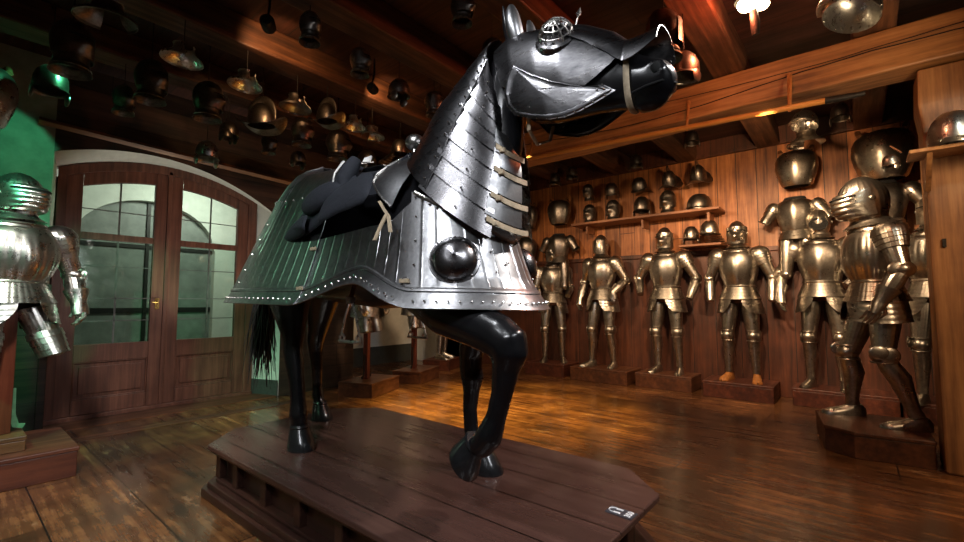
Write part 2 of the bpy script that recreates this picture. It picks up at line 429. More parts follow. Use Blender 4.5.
# the glazed double door
def leaf(idx, x0, x1, hs):
    y0, y1 = 6.14, 6.2
    root = struct(bpy.data.objects.new('door_%d' % idx, None)); COL.objects.link(root)
    root.location = ((x0+x1)/2, 6.17, 0); off = root.location
    m = MB(); sw = .13
    tops = lambda x: arch1b(x) - .10
    for a, b in ((x0, x0+sw), (x1-sw, x1)):
        m.grid([[(a, y0, .05), (b, y0, .05), (b, y1, .05), (a, y1, .05)],
                [(a, y0, tops(a)), (b, y0, tops(b)), (b, y1, tops(b)), (a, y1, tops(a))]], True, True)
    m.bx(x0+sw, x1-sw, y0+.002, y1-.002, .05, .20); m.bx(x0+sw, x1-sw, y0+.002, y1-.002, .58, .76)
    m.bx(x0+sw, x1-sw, y0+.002, y1-.002, 1.86, 1.93)
    nx = 10; xs = [lerp(x0+sw, x1-sw, i/nx) for i in range(nx+1)]
    m.grid([[(x, y0, tops(x)) for x in xs], [(x, y0, tops(x)-.13) for x in xs], [(x, y1, tops(x)-.13) for x in xs]])
    m.build('door_frame', 'door_wood', root, smooth=False, off=off, bevel=.004)
    m = MB(); m.bx(x0+sw, x1-sw, y0+.03, y1-.01, .2, .58)
    m.bx(x0+sw+.05, x1-sw-.05, y0+.014, y0+.03, .25, .53)
    for (a, b, c, d) in ((x0+sw, x1-sw, .2, .215), (x0+sw, x1-sw, .565, .58), (x0+sw, x0+sw+.015, .2, .58), (x1-sw-.015, x1-sw, .2, .58)):
        m.bx(a, b, y0+.01, y0+.03, c, d)
    m.build('door_panel', 'door_wood', root, smooth=False, off=off, bevel=.006)
    g = MB(); g.bx(x0+sw, x1-sw, 6.168, 6.172, .76, 1.86); g.grid([[(x, 6.17, 1.93) for x in xs], [(x, 6.17, tops(x)-.13) for x in xs]])
    g.build('glass_pane', 'glass', root, smooth=False, off=off)
    c = (x0+x1)/2; b = MB(); b.bx(c-.008, c+.008, 6.155, 6.166, .76, tops(c)-.13)
    for h in (1.0, 1.24, 1.58, 2.18): b.bx(x0+sw, x1-sw, 6.155, 6.166, h-.005, h+.005)
    b.build('lead_bars', 'lead', root, smooth=False, off=off)
    if idx == 1:
        h = MB().bx(x1-.09, x1-.05, y0-.012, y0, 1.12, 1.24).tube([(x1-.07, y0-.01, 1.2), (x1-.07, y0-.05, 1.2), (x1-.13, y0-.055, 1.2)], .008, 8)
        h.build('door_handle', 'brass', root, off=off)
leaf(1, .77, 1.66, 0); leaf(2, 1.67, 2.56, 0)
# fixed frame round the leaves
m = MB()
for a, b in ((.70, .775), (2.555, 2.66)):
    m.grid([[(a, 6.12, 0), (b, 6.12, 0), (b, 6.24, 0), (a, 6.24, 0)], [(a, 6.121, arch1b(a)-.09), (b, 6.121, arch1b(b)-.09), (b, 6.24, arch1b(b)-.09), (a, 6.24, arch1b(a)-.09)]], True, True)
xs = [lerp(.70, 2.66, i/24) for i in range(25)]
m.grid([[(x, 6.24, arch1b(x)) for x in xs], [(x, 6.12, arch1b(x)) for x in xs], [(x, 6.12, arch1b(x)-.1) for x in xs], [(x, 6.24, arch1b(x)-.1) for x in xs]])
m.bx(1.645, 1.685, 6.12, 6.15, .03, 2.72)
m.bx(.7, 2.66, 6.1, 6.24, 0, .05)
struct(m.build('trim_6', 'door_wood', smooth=False, bevel=.004))
struct(MB().bx(-1.6, 2.9, 5.2, 5.36, 0, .006).bx(.66, 2.8, 5.72, 6.1, 0, .012).build('trim_7', 'block_wood', smooth=False))

# ceiling joists (run along X) and the girder on its post
def beam(name, x0, x1, y0, y1, z0, z1, mat, label, cat='beam', group=None, seg=14):
    m = MB(); rows = []
    lx = (x1-x0) > (y1-y0)
    for i in range(seg+1):
        t = i/seg; j = lambda: random.uniform(-.008, .008)
        if lx: x = lerp(x0, x1, t); rows.append([(x, y0+j(), z0+j()), (x, y1+j(), z0+j()), (x, y1+j(), z1), (x, y0+j(), z1)])
        else: y = lerp(y0, y1, t); rows.append([(x0+j(), y, z0+j()), (x1+j(), y, z0+j()), (x1+j(), y, z1), (x0+j(), y, z1)])
    m.grid(rows, True, True)
    return tag(m.build(name, mat, smooth=False, bevel=.015), label, cat, group)
names = {5: ('first', 'closest to the door wall'), 4: ('second', 'behind the hanging close helmets'), 3: ('third', 'lit by two small spotlights'),
         2: ('fourth', 'passing over the saddle'), 1: ('fifth', 'just behind the horse head'), 0: ('sixth', 'nearest the camera on the right'), -1: ('seventh', 'by the near right corner of the room'), -2: ('eighth', 'at the back of the room')}
for k in range(-2, 6):
    beam('ceiling_joist', -1.6, XR, k-.32, k-.06, 3.26, CEIL, 'beam_x', 'rough ceiling joist %s, %s from the door wall' % (names[k][1], names[k][0]), group='ceiling joists')
gd = beam('girder', 4.45, 4.78, -3.2, 5.75, 2.93, 3.255, 'beam_y', 'massive orange-brown timber girder resting on the square post at right', 'girder', seg=30)
# long checks (cracks) in the girder face
m = MB(); random.seed(3)
pts = [(4.443, lerp(-1.2, 3.2, i/30), 3.06 + .05*math.sin(i*.25) + random.uniform(-.004, .004)) for i in range(31)]
m.tube(pts, .004, 4); pts = [(4.443, lerp(-.8, 1.6, i/18), 3.15 - .03*math.sin(i*.2) + random.uniform(-.003, .003)) for i in range(19)]; m.tube(pts, .003, 4)
m.build('crack', 'void', gd)
post = tag(MB().grid([[(4.56, -.70, 0), (4.86, -.70, 0), (4.86, -.43, 0), (4.56, -.43, 0)], [(4.56, -.70, 2.5), (4.86, -.70, 2.5), (4.86, -.43, 2.5), (4.56, -.43, 2.5)], [(4.54, -.73, 2.65), (4.84, -.73, 2.65), (4.84, -.41, 2.65), (4.54, -.41, 2.65)], [(4.54, -.74, 2.915), (4.84, -.74, 2.915), (4.84, -.42, 2.915), (4.54, -.42, 2.915)]], True, True)
           .build('timber_post', 'beam_z', smooth=False, bevel=.015), 'square light brown timber post carrying the girder at the right edge', 'post')
MB().box((4.553, -.50, 1.62), (.012, .02, .06)).build('hook_plate', 'iron', post)

# ============================================================ THE HORSE PLINTH
PT = .31
def octo(x0, x1, y0, y1, c0, c1):   # c0 chamfer at near end, c1 at far end
    return [(x0+c0, y0), (x1-c0, y0), (x1, y0+c0), (x1, y1-c1), (x1-c1, y1), (x0+c1, y1), (x0, y1-c1), (x0, y0+c0)]
pl = empty('horse_plinth', (1.73, 2.05, 0), 'large dark brown panelled octagonal platform under the armoured horse', 'platform')
off = (1.73, 2.05, 0)
MB().prism(octo(1.12, 2.42, .74, 3.42, .24, .26), .28, .31).prism(octo(1.135, 2.405, .755, 3.405, .24, .26), .262, .281).build('plinth_top', 'plinth_brown', pl, smooth=False, off=off, bevel=.006)
MB().prism(octo(1.21, 2.33, .83, 3.33, .23, .25), .06, .265).build('plinth_body', 'plinth_moulding', pl, smooth=False, off=off)
m = MB().prism(octo(1.10, 2.44, .72, 3.44, .24, .26), 0, .05).prism(octo(1.125, 2.415, .745, 3.415, .24, .26), .05, .085).prism(octo(1.16, 2.38, .78, 3.38, .24, .26), .085, .105)
m.prism(octo(1.165, 2.375, .785, 3.375, .24, .26), .235, .262)
m.build('plinth_moulding', 'plinth_moulding', pl, smooth=False, off=off, bevel=.006)
for i, yy in enumerate((1.08, 1.43, 1.79, 2.15, 2.51, 2.87, 3.12)):
    for xa, xb in ((1.17, 1.215), (2.325, 2.365)): MB().bx(xa, xb, yy-.03, yy+.03, .105, .24).build('pilaster', 'plinth_moulding', pl, smooth=False, off=off, bevel=.005)
for xx in (1.5, 1.95):
    MB().bx(xx-.03, xx+.03, .79, .835, .105, .24).build('pilaster', 'plinth_moulding', pl, smooth=False, off=off, bevel=.005)
# audio guide label
lab = tag(MB().box((0, 0, .002), (.136, .08, .004)).build('audio_guide_label', 'label_black', smooth=False, bevel=.001), 'small black audio guide label with white headphones and number 350 on the platform', 'label')
P1, P2, P3 = at(603, 507, z=.31), at(622.5, 509.5, z=.31), at(606, 518.5, z=.31)
cen = (at(605, 506.5, z=.31) + at(622, 518, z=.31)) / 2
dirv = at(624, 514, z=.31) - at(604, 507.5, z=.31); ang = math.atan2(dirv.y, dirv.x)
lab.scale = (.86, .86, 1); lab.location = (cen.x+.012, cen.y-.03, .31); lab.rotation_euler = (0, 0, ang)
k = dirv.length / .15 * 1.0
m = MB(); m.tube([(-.012 - .024 + .026*math.cos(a), .024*math.sin(a), .005) for a in [math.radians(60+i*20) for i in range(13)]], .0028, 6)
for s_ in (-1, 1): m.box((-.014, s_*.019, .005), (.034, .012, .003))
m.build('headphones_symbol', 'label_white', lab, smooth=False)
cu = bpy.data.curves.new('number', 'FONT'); cu.body = '350'; cu.size = .042; cu.align_x = 'CENTER'; cu.align_y = 'CENTER'; cu.extrude = .0006; cu.offset = .0012
tmp = bpy.data.objects.new('number_tmp', cu); COL.objects.link(tmp)
bpy.context.view_layer.update()
me = bpy.data.meshes.new_from_object(tmp.evaluated_get(bpy.context.evaluated_depsgraph_get()))
bpy.data.objects.remove(tmp); me.materials.clear(); me.materials.append(MATS['label_white']); me.name = 'number'
o = bpy.data.objects.new('number', me); COL.objects.link(o); o.parent = lab; o.location = (.042, 0, .0048); o.rotation_euler = (0, 0, PI/2)

# ============================================================ THE HORSE
HX, HY = 1.65, 2.25
horse = empty('armored_horse', (HX, HY, PT), 'black horse figure in full blackened steel plate armour with head raised, on the platform', 'horse')
HO = (HX, HY, PT)
# --- body: one continuous surface
def ell_loft(m, st, n=20, axis='Y'):
    """st: (center, a_vec, b_vec)"""
    rows = []
    for c, a, b in st:
        c, a, b = Vector(c), Vector(a), Vector(b)
        rows.append([c + a*math.cos(2*PI*j/n) + b*math.sin(2*PI*j/n) for j in range(n)])
    m.grid(rows, True, True)
m = MB()
# trunk
ell_loft(m, [((HX, y, z), (w_, 0, 0), (0, 0, h)) for y, z, w_, h in
    ((1.22, 1.42, .10, .10), (1.30, 1.44, .20, .20), (1.45, 1.48, .25, .28), (1.75, 1.52, .28, .34), (2.1, 1.52, .31, .36), (2.5, 1.54, .31, .35), (2.85, 1.56, .29, .33), (3.15, 1.56, .25, .28), (3.38, 1.56, .15, .17), (3.44, 1.56, .06, .07))], 24)
# neck
ell_loft(m, [((HX, c[0], c[1]), (w_, 0, 0), (0, d[0], d[1])) for c, w_, d in
    (((1.55, 1.62), .20, (.30, .28)), ((1.45, 1.80), .155, (.27, .20)), ((1.36, 1.95), .125, (.20, .17)), ((1.28, 2.09), .10, (.14, .15)), ((1.20, 2.22), .095, (.05, .15)), ((1.12, 2.26), .09, (0.0, .13)))], 20)
# head, poll to muzzle: (top y,z) (bottom y,z) half width
HEAD = [((1.24, 2.36), (1.14, 2.06), .085), ((1.15, 2.40), (1.06, 1.99), .10), ((1.02, 2.37), (.95, 1.96), .105), ((.90, 2.335), (.85, 1.955), .10),
        ((.78, 2.285), (.755, 1.95), .08), ((.68, 2.222), (.675, 1.94), .066), ((.61, 2.15), (.61, 1.925), .060), ((.55, 2.11), (.545, 1.92), .066), ((.50, 2.085), (.495, 1.94), .064), ((.47, 2.05), (.472, 1.96), .045), ((.462, 2.02), (.464, 1.99), .02)]
ell_loft(m, [((HX, (a[0]+b[0])/2, (a[1]+b[1])/2), (w_, 0, 0), (0, (a[0]-b[0])/2, (a[1]-b[1])/2)) for a, b, w_ in HEAD], 22)
def leg(pts):  # (x,y,z, r_fore_aft, r_side)
    m.tube([p[:3] for p in pts], [(p[3], p[4]) for p in pts], 16, True, (0, 1, 0))
# left fore, standing
leg([(1.80, 1.52, 1.45, .16, .11), (1.81, 1.52, 1.25, .13, .10), (1.83, 1.55, 1.08, .095, .08), (1.86, 1.62, .93, .07, .065), (1.87, 1.63, .84, .066, .06), (1.875, 1.625, .79, .070, .06), (1.88, 1.635, .73, .050, .044), (1.885, 1.65, .62, .042, .036), (1.89, 1.645, .50, .042, .038), (1.89, 1.62, .455, .052, .046), (1.89, 1.57, .41, .04, .04), (1.89, 1.545, .39, .045, .045)])
# right fore, raised
leg([(1.50, 1.62, 1.45, .18, .12), (1.47, 1.58, 1.27, .15, .11), (1.455, 1.40, 1.16, .12, .10), (1.45, 1.22, 1.10, .095, .085), (1.45, 1.11, 1.06, .09, .08), (1.45, 1.065, 1.03, .082, .075)])
leg([(1.45, 1.11, 1.09, .05, .05), (1.45, 1.07, 1.05, .082, .076), (1.45, 1.065, 1.00, .082, .074), (1.45, 1.08, .94, .060, .056), (1.45, 1.10, .84, .046, .042), (1.45, 1.13, .74, .043, .040), (1.45, 1.165, .66, .058, .052), (1.45, 1.20, .62, .053, .048), (1.45, 1.235, .60, .05, .047)])
# right hind
leg([(1.49, 2.90, 1.50, .26, .14), (1.47, 2.86, 1.25, .20, .12), (1.46, 2.80, 1.08, .12, .085), (1.46, 2.78, .97, .085, .06), (1.455, 2.775, .90, .078, .055), (1.455, 2.75, .83, .068, .054), (1.455, 2.71, .70, .052, .046), (1.455, 2.69, .58, .050, .045), (1.455, 2.68, .50, .062, .054), (1.455, 2.67, .45, .050, .048), (1.455, 2.65, .40, .046, .046)])
# left hind
leg([(1.80, 3.05, 1.50, .26, .14), (1.84, 3.12, 1.25, .20, .12), (1.86, 3.16, 1.08, .12, .085), (1.88, 3.22, .97, .088, .065), (1.885, 3.25, .90, .082, .06), (1.89, 3.25, .82, .062, .05), (1.90, 3.24, .68, .047, .042), (1.91, 3.25, .56, .040, .036), (1.91, 3.24, .49, .052, .044), (1.91, 3.21, .43, .044, .042), (1.91, 3.18, .39, .046, .046)])
# nostril rolls, lower lip, jaw branch
for sd in (-1, 1):
    m.tube([(HX+sd*.058, .515+.03*math.cos(a), 2.035+.03*math.sin(a)) for a in [math.radians(20+i*28) for i in range(10)]], .009, 8)
m.tube([(HX, .60, 1.945), (HX, .54, 1.945), (HX, .50, 1.955)], [.04, .042, .03], 10)
hb = m.build('horse_body', 'horse_black', horse, off=HO)
rm = hb.modifiers.new('remesh', 'REMESH'); rm.mode = 'VOXEL'; rm.voxel_size = .011; rm.use_smooth_shade = True
sm = hb.modifiers.new('smooth', 'SMOOTH'); sm.factor = .6; sm.iterations = 6
# hooves
def hoof(c, rot, sc=1):
    M = Matrix.Rotation(math.radians(rot), 4, 'X')
    mm = MB(); rows = []
    for z, r, dy in ((0, .072, -.02), (.012, .074, -.019), (.05, .063, -.008), (.085, .052, .006), (.10, .047, .01), (.108, .051, .011), (.118, .046, .012)):
        rows.append([Vector(c) + M @ Vector((r*.92*math.sin(2*PI*j/20)*sc, (dy - r*math.cos(2*PI*j/20)*1.08)*sc, z*sc)) for j in range(20)])
    mm.grid(rows, True, True); return mm.build('hoof', 'hoof', horse, off=HO)
hoof((1.89, 1.55, PT), 0, 1.1); hoof((1.455, 2.655, PT), 0, 1.2); hoof((1.91, 3.19, PT), 0, 1.12)
hoof((1.45, 1.32, .535), 50, 1.02)
# eyes, mouth line
for sd in (-1, 1):
    MB().ball((HX+sd*.092, .96, 2.26), .024).build('eye', 'hoof', horse, off=HO)
MB().tube([(HX-.068, .60, 1.965), (HX-.069, .55, 1.975), (HX-.055, .495, 1.985), (HX, .462, 1.985), (HX+.055, .495, 1.985), (HX+.069, .55, 1.975), (HX+.068, .60, 1.965)], .004, 6).build('mouth_line', 'void', horse, off=HO)
for sd in (-1, 1):
    MB().ball((HX+sd*.062, .515, 2.035), (.008, .018, .022), nu=12, nv=8).build('nostril', 'void', horse, off=HO)
# tail
m = MB(); random.seed(11)
for i in range(190):
    a = random.uniform(0, 2*PI); rr = random.uniform(0, .05); x, y = HX + rr*math.cos(a), 3.50 + rr*math.sin(a)
    zl = random.uniform(.62, 1.0) if i > 30 else random.uniform(.5, .7)
    dx, dy = random.uniform(-.09, .09), random.uniform(-.04, .12)
    pts = [(x, y-.1, 1.55)]
    for t in (0.0, .25, .5, .75, 1):
        pts.append((x + dx*t**1.2 + .012*math.sin(6*t+a), y + .10 + dy*t + .01*math.cos(5*t+a), lerp(1.45, zl, t)))
    m.tube(pts, [.006, .006, .006, .005, .004, .0015], 4, False)
m.build('tail', 'hair', horse, off=HO)

# --- bard (body armour) surface
SF = [(1.10, 1.02), (1.2, 1.0), (1.24, .96), (1.30, .905), (1.42, .835), (1.5, .80), (1.7, .72), (1.9, .60), (2.05, .42), (2.12, .04)]
SR = [(1.15, 1.02), (1.22, 1.0), (1.30, .945), (1.45, .84), (1.69, .66), (1.86, .53), (1.97, .425), (2.05, .31), (2.10, .17), (2.12, .03)]
def smooth(t): return t*t*(3-2*t)
def bard(p, side, z, o_=0):
    sf, sr = interp(SF, z), interp(SR, z)
    af, bf, ar, br = .45*sf+o_, .655*sf+o_, .51*sr+o_, .82*sr+o_
    if p < .3: th = p/.3*PI/2; x, y = af*math.sin(th), 1.75-bf*math.cos(th)
    elif p < .6: t = (p-.3)/.3; x, y = lerp(af, ar, smooth(t)), 1.75+.97*t
    else: th = (p-.6)/.4*PI/2; x, y = ar*math.cos(th), 2.72+br*math.sin(th)
    kz = interp([(.31, 1), (.43, .90), (.58, .94), (.74, 1)], p)
    return Vector((HX-side*x, y, z if z < 1.3 else 1.3 + (z-1.3)*kz))
def zbot(p):
    if p < .2: return lerp(1.165, 1.175, p/.2)
    if p < .31: return lerp(1.175, 1.285, smooth((p-.2)/.11))
    if p < .45: return lerp(1.285, 1.185, smooth((p-.31)/.14))
    return lerp(1.185, 1.215, (p-.45)/.55)
def ztop_f(p): return lerp(1.475, 1.70, min(1, p/.21)**1.25)
def flare(hb):   # outward offset against height above the lower edge
    return .024*math.exp(-hb/.03) + (.007 if .070 < hb < .082 else 0)
HB = [0, .008, .02, .035, .05, .066, .071, .076, .081, .087]
def bard_sheet(m, p0, p1, sides, zt, o_, flute, ncol=None):
    """flute: spacing in p of the raised vertical ribs"""
    for sd in sides:
        cols = []; ps = []
        k = int(round((p1-p0)/flute))
        for i in range(k):
            for f in (0, .03, .06, .09, .12, .3, .6, .85): ps.append((p0 + (p1-p0)*(i+f)/k, .0012 if .05 < f < .1 else 0))
        ps.append((p1, 0)); rows = []
        for lv in range(34):
            row = []
            for p, rb in ps:
                zb, z1 = zbot(p), zt(p)
                z = zb + HB[lv] if lv < 10 else lerp(zb+HB[9]+.01, z1, ((lv-10)/23))
                hb = z - zb
                row.append(bard(p, sd, z, o_ + flare(hb) + (rb if hb > .09 else 0)))
            rows.append(row)
        m.grid(rows if sd > 0 else [r[::-1] for r in rows])
# peytral: full wrap round the chest
pey = MB(); bard_sheet(pey, 0, .212, (1, -1), ztop_f, .012, .0265)
peytral = pey.build('peytral', 'steel_bard', horse, off=HO, solid=.004, angle=30); tag(peytral, 'bright steel chest defence with a round boss', None)
fl = {}
for sd in (1, -1):
    mm = MB(); bard_sheet(mm, .205, .44, (sd,), lambda p: 1.56 + .10*max(0, min(1, (.26-p)/.05)), .004, .0235)
    fl[sd] = mm.build('flanchard', 'steel_bard', horse, off=HO, solid=.004, angle=30)
cr = MB(); bard_sheet(cr, .432, 1.0, (1, -1), lambda p: 2.118, .012, .0237)
crup = cr.build('crupper', 'steel_bard', horse, off=HO, solid=.004, angle=30); tag(crup, 'steel rump defence with vertical ribs and flared edge', None)
# rivets along the lower band, on each plate
def rivets(parent, pts, r=.0055, name='rivets'):
    m = MB()
    for p in pts: m.ball(p, r, nu=7, nv=4)
    return m.build(name, 'steel_rivet', parent, off=HO)
def band(p0, p1, n, sides, hb=.03, o_=.02):
    out = []
    for sd in sides:
        for i in range(n):
            p = lerp(p0, p1, (i+.5)/n); z = zbot(p)+hb; out.append(bard(p, sd, z, o_+flare(hb)))
    return out
rivets(peytral, band(0, .205, 13, (1, -1)) + [bard(p, sd, ztop_f(p)-.02, .018) for p in [i*.0145 for i in range(15)] for sd in (1, -1)] + [bard(.2, 1, 1.25+i*.11, .018) for i in range(4)] + [bard(.06, 1, 1.33, .02), bard(.062, 1, 1.42, .02), bard(.03, 1, 1.37, .02)])
for sd in (1, -1): rivets(fl[sd], band(.22, .43, 16, (sd,)))
rivets(crup, band(.44, .99, 36, (1, -1)) + [bard(p, 1, z, .02) for p in (.66,) for z in (1.32, 1.4, 1.5, 1.6, 1.7, 1.8)] + [bard(.47+i*.035, 1, 1.86, .02) for i in range(12)])
# dark lining band inside the flared rim of the crupper and flanchard (worn dark edge)
# turned-out rim of the chest collar
pts = [bard(.205 - i*.205/16, 1, ztop_f(.205 - i*.205/16), .02) for i in range(17)] + [bard(i*.205/16, -1, ztop_f(i*.205/16), .02) for i in range(1, 17)]
MB().tube([Vector(p) for p in pts], (.010), 8).build('collar_rim', 'steel_bright', peytral, off=HO)
m = MB(); rows = []
for o_, dz in ((.012, -.0), (.03, .012), (.055, .016)):
    rows.append([bard(p, s_, ztop_f(p)+dz, o_*(1.2-p*4 if p < .3 else 0)+.01) for p, s_ in [(.12-i*.01, 1) for i in range(12)] + [(i*.01, -1) for i in range(13)]])
m.grid(rows); m.build('collar_flange', 'steel_bright', peytral, off=HO, solid=.004)
# bosses
def boss(sd):
    c = bard(.133, sd, 1.38, .012); t = bard(.145, sd, 1.36, .012) - bard(.12, sd, 1.36, .012); up = bard(.133, sd, 1.42, .012) - bard(.133, sd, 1.30, .012)
    n = t.cross(up).normalized()
    if n.dot(Vector((-sd, -1, 0))) < 0: n = -n
    M = n.to_track_quat('Z', 'Y').to_matrix().to_4x4()
    m = MB().lathe([(.112, 0), (.110, .008), (.100, .010), (.097, .012), (.092, .028), (.078, .046), (.058, .060), (.034, .069), (.012, .072), (.0085, .074), (.0085, .08), (0.0005, .082)], c - n*.004, M, 36)
    b = m.build('boss', 'steel_neck', peytral, off=HO)
    rivets(b, [c + M @ Vector((.105*math.cos(a), .105*math.sin(a), .008)) for a in [i*PI/4 for i in range(8)]], .004)
boss(1); boss(-1)
# small buckled straps joining the plates
def strap(p, z, w=.05, par=horse):
    c = bard(p, 1, z, .022); t = (bard(p+.01, 1, z) - bard(p-.01, 1, z)).normalized()
    M = Matrix.Rotation(math.atan2(t.y, t.x), 4, 'Z')
    s_ = MB().box(c, (w, .008, .018), M).build('strap', 'leather_pale', par, smooth=False, off=HO, bevel=.002)
    MB().tube([c + M @ Vector(q) for q in ((-.008, -.008, -.014), (.012, -.008, -.014), (.012, -.008, .014), (-.008, -.008, .014), (-.008, -.008, -.014))], .0022, 6).build('buckle', 'steel_rivet', s_, off=HO)
strap(.213, 1.29); strap(.437, 1.27); strap(.437, 1.5); 
# --- crinet: neck lames
SEC = [((1.15, 1.46), (1.79, 1.98), .29), ((1.145, 1.62), (1.70, 2.09), .245), ((1.145, 1.79), (1.61, 2.21), .205), ((1.17, 1.93), (1.48, 2.30), .168), ((1.18, 2.05), (1.36, 2.38), .145), ((1.22, 2.16), (1.255, 2.44), .12)]
def sec(t):
    i = max(0, min(4, int(t))); f = t-i; a, b = SEC[i], SEC[i+1]
    return [tuple(lerp(a[k][j], b[k][j], f) for j in (0, 1)) for k in (0, 1)] + [lerp(a[2], b[2], f)]
def neckpt(t, ph, o_=0):   # ph: 0 throat .. 180 crest, sign = side (negative = near side)
    Fp, Bp, w_ = sec(min(5, t)); a = math.radians(abs(ph))
    c = ((Fp[0]+Bp[0])/2, (Fp[1]+Bp[1])/2); h = ((Fp[0]-Bp[0])/2, (Fp[1]-Bp[1])/2); L = math.hypot(*h)
    k = 1 + o_/L; s_ = -1 if ph > 0 else 1
    y = c[0] + h[0]*math.cos(a)*k; z = c[1] + h[1]*math.cos(a)*k
    return Vector((HX + s_*(w_+o_)*math.sin(a)**(.9 if a < PI/2 else 1.5), y, z))
crin = MB()
for ph0, ph1 in ((24, 116), (-116, -24)):
    pass
cr_root = None
NL = 9
for i in range(NL):
    t0, t1 = (5*i/NL if i else -.10), 5*(i+1)/NL + .12
    for sgn in (1, -1):
        rows = []
        for j in range(5):
            f = j/4; t = lerp(t0, t1, f); o_ = .012 - .012*f
            rows.append([neckpt(t, sgn*lerp(30 if i < 7 else 40, 92, q/14), o_) for q in range(15)])
        if sgn < 0: rows = [r[::-1] for r in rows]
        m = MB().grid(rows)
        if cr_root is None:
            cr_root = m.build('crinet', 'steel_neck', horse, off=HO, solid=.0016, angle=30); tag(cr_root, 'overlapping polished steel neck lames', None)
        else: m.build('lame', 'steel_neck', cr_root, off=HO, solid=.0016, angle=30)
NC = 7
for i in range(NC):
    t0, t1 = 5*i/NC, 5*(i+1)/NC + .15; m = MB(); rows = []
    for j in range(5):
        f = j/4; t = lerp(t0, t1, f); o_ = .013 - .005*f
        rows.append([neckpt(t, ph, o_) for ph in [86 + 94*q/12 for q in range(13)]] + [neckpt(t, -ph, o_) for ph in [180 - 94*q/12 for q in range(1, 13)]])
    m.grid(rows); m.build('crest_lame', 'steel_head', cr_root, off=HO, solid=.003, angle=30)
rivets(cr_root, [neckpt(5*(i+.35)/NC, 90, .017) for i in range(NC)] + [neckpt(5*(i+.85)/NC, 92, .017) for i in range(NC)] + [neckpt(5*(i+.3)/NL, 60, .022) for i in range(NL)])
m = MB(); m.tube([neckpt(t/10, 86, .013) for t in range(0, 51)], .003, 6); m.build('seam_bead', 'steel_neck', cr_root, off=HO)
# throat straps with buckles
for t in (.35, 1.05, 1.75, 2.45):
    pts = [neckpt(t, ph, .014) for ph in (36, 28, 20, 10, 0)] + [neckpt(t, -ph, .014) for ph in (8,)]
    rows = [[p + Vector((0, 0, -.012)) for p in pts], [p + Vector((0, 0, .012)) for p in pts]]
    s_ = MB().grid(rows).build('throat_strap', 'leather_pale', cr_root, off=HO, solid=.004)
    c = neckpt(t, 28, .018); MB().box(c, (.02, .025, .022)).build('buckle', 'leather_pale', s_, smooth=False, off=HO, bevel=.004)
    m = MB(); rows = []
    for q in range(5): rows.append([neckpt(t + .1 + .5*q/4, ph, .008) for ph in (38, 26, 14, 0)] )
    m.grid(rows); m.build('throat_plate', 'steel_bard', cr_root, off=HO, solid=.003)

# --- shaffron (head armour)
def headpt(s_, ph, o_=0):   # ph 0 = top ridge, +90 near side, 180 underside
    s_ = max(0, min(len(HEAD)-1.001, s_)); i = int(s_); f = s_-i; a, b = HEAD[i], HEAD[i+1]
    T = [lerp(a[0][j], b[0][j], f) for j in (0, 1)]; B = [lerp(a[1][j], b[1][j], f) for j in (0, 1)]; w_ = lerp(a[2], b[2], f)
    c = ((T[0]+B[0])/2, (T[1]+B[1])/2); h = ((T[0]-B[0])/2, (T[1]-B[1])/2); L = math.hypot(*h); k = 1+o_/L
    r_ = math.radians(ph)
    cs = math.cos(r_); sn = math.sin(r_); sn = math.copysign(abs(sn)**.75, sn)
    return Vector((HX - (w_+o_)*sn, c[0]+h[0]*cs*k, c[1]+h[1]*cs*k))
# brow and side plate
m = MB(); rows = []
for i in range(46):
    s_ = -0.0 + 5.6*i/45; lim = interp([(0, 108), (1, 118), (3.0, 122), (3.8, 118), (4.5, 102), (5.1, 84), (5.6, 62)], s_)
    rows.append([headpt(s_, lim*(q/16-1), .02) for q in range(33)])
m.grid(rows)
sh = m.build('shaffron', 'steel_head', horse, off=HO, solid=.004, angle=40); tag(sh, 'dark steel head defence with caged eye guards', None)
# nose plate with sprung flutes, flared over the nostrils
m = MB(); rows = []
for i in range(50):
    f = i/49; s_ = 3.0 + 4.2*f; lim = interp([(3, 20), (3.3, 52), (4.2, 62), (5.2, 74), (6.2, 74), (7.4, 62)], s_)
    o_ = .026 + .012*math.sin(min(1, f*2)*PI)*0 + interp([(0, 0), (1, 0)], f)
    row = []
    for q in range(41):
        ph = lim*(q/20-1); fl_ = .008*max(0, 1-f*1.7)*abs(math.cos(math.radians(ph)*7))
        p = headpt(min(s_, 5.75), ph, o_*(1 if f < .66 else 0) + (.026 if f >= .66 else 0) + fl_)
        if s_ > 5.75:
            g = (s_-5.75)/1.45; p = p + Vector((-.03*g*math.sin(math.radians(ph)), -.135*g, -.020*g + .022*g*g + .005*g*(1-math.cos(math.radians(ph)))))
        row.append(p)
    rows.append(row)
m.grid(rows); nose = m.build('nose_plate', 'steel_head', sh, off=HO, solid=.004, angle=40)
rivets(nose, [rows[i][1] + Vector((-.004, 0, .004)) for i in range(3, 50, 4)] + [rows[48][q] + Vector((0, -.003, .004)) for q in range(3, 40, 7)], .0035)
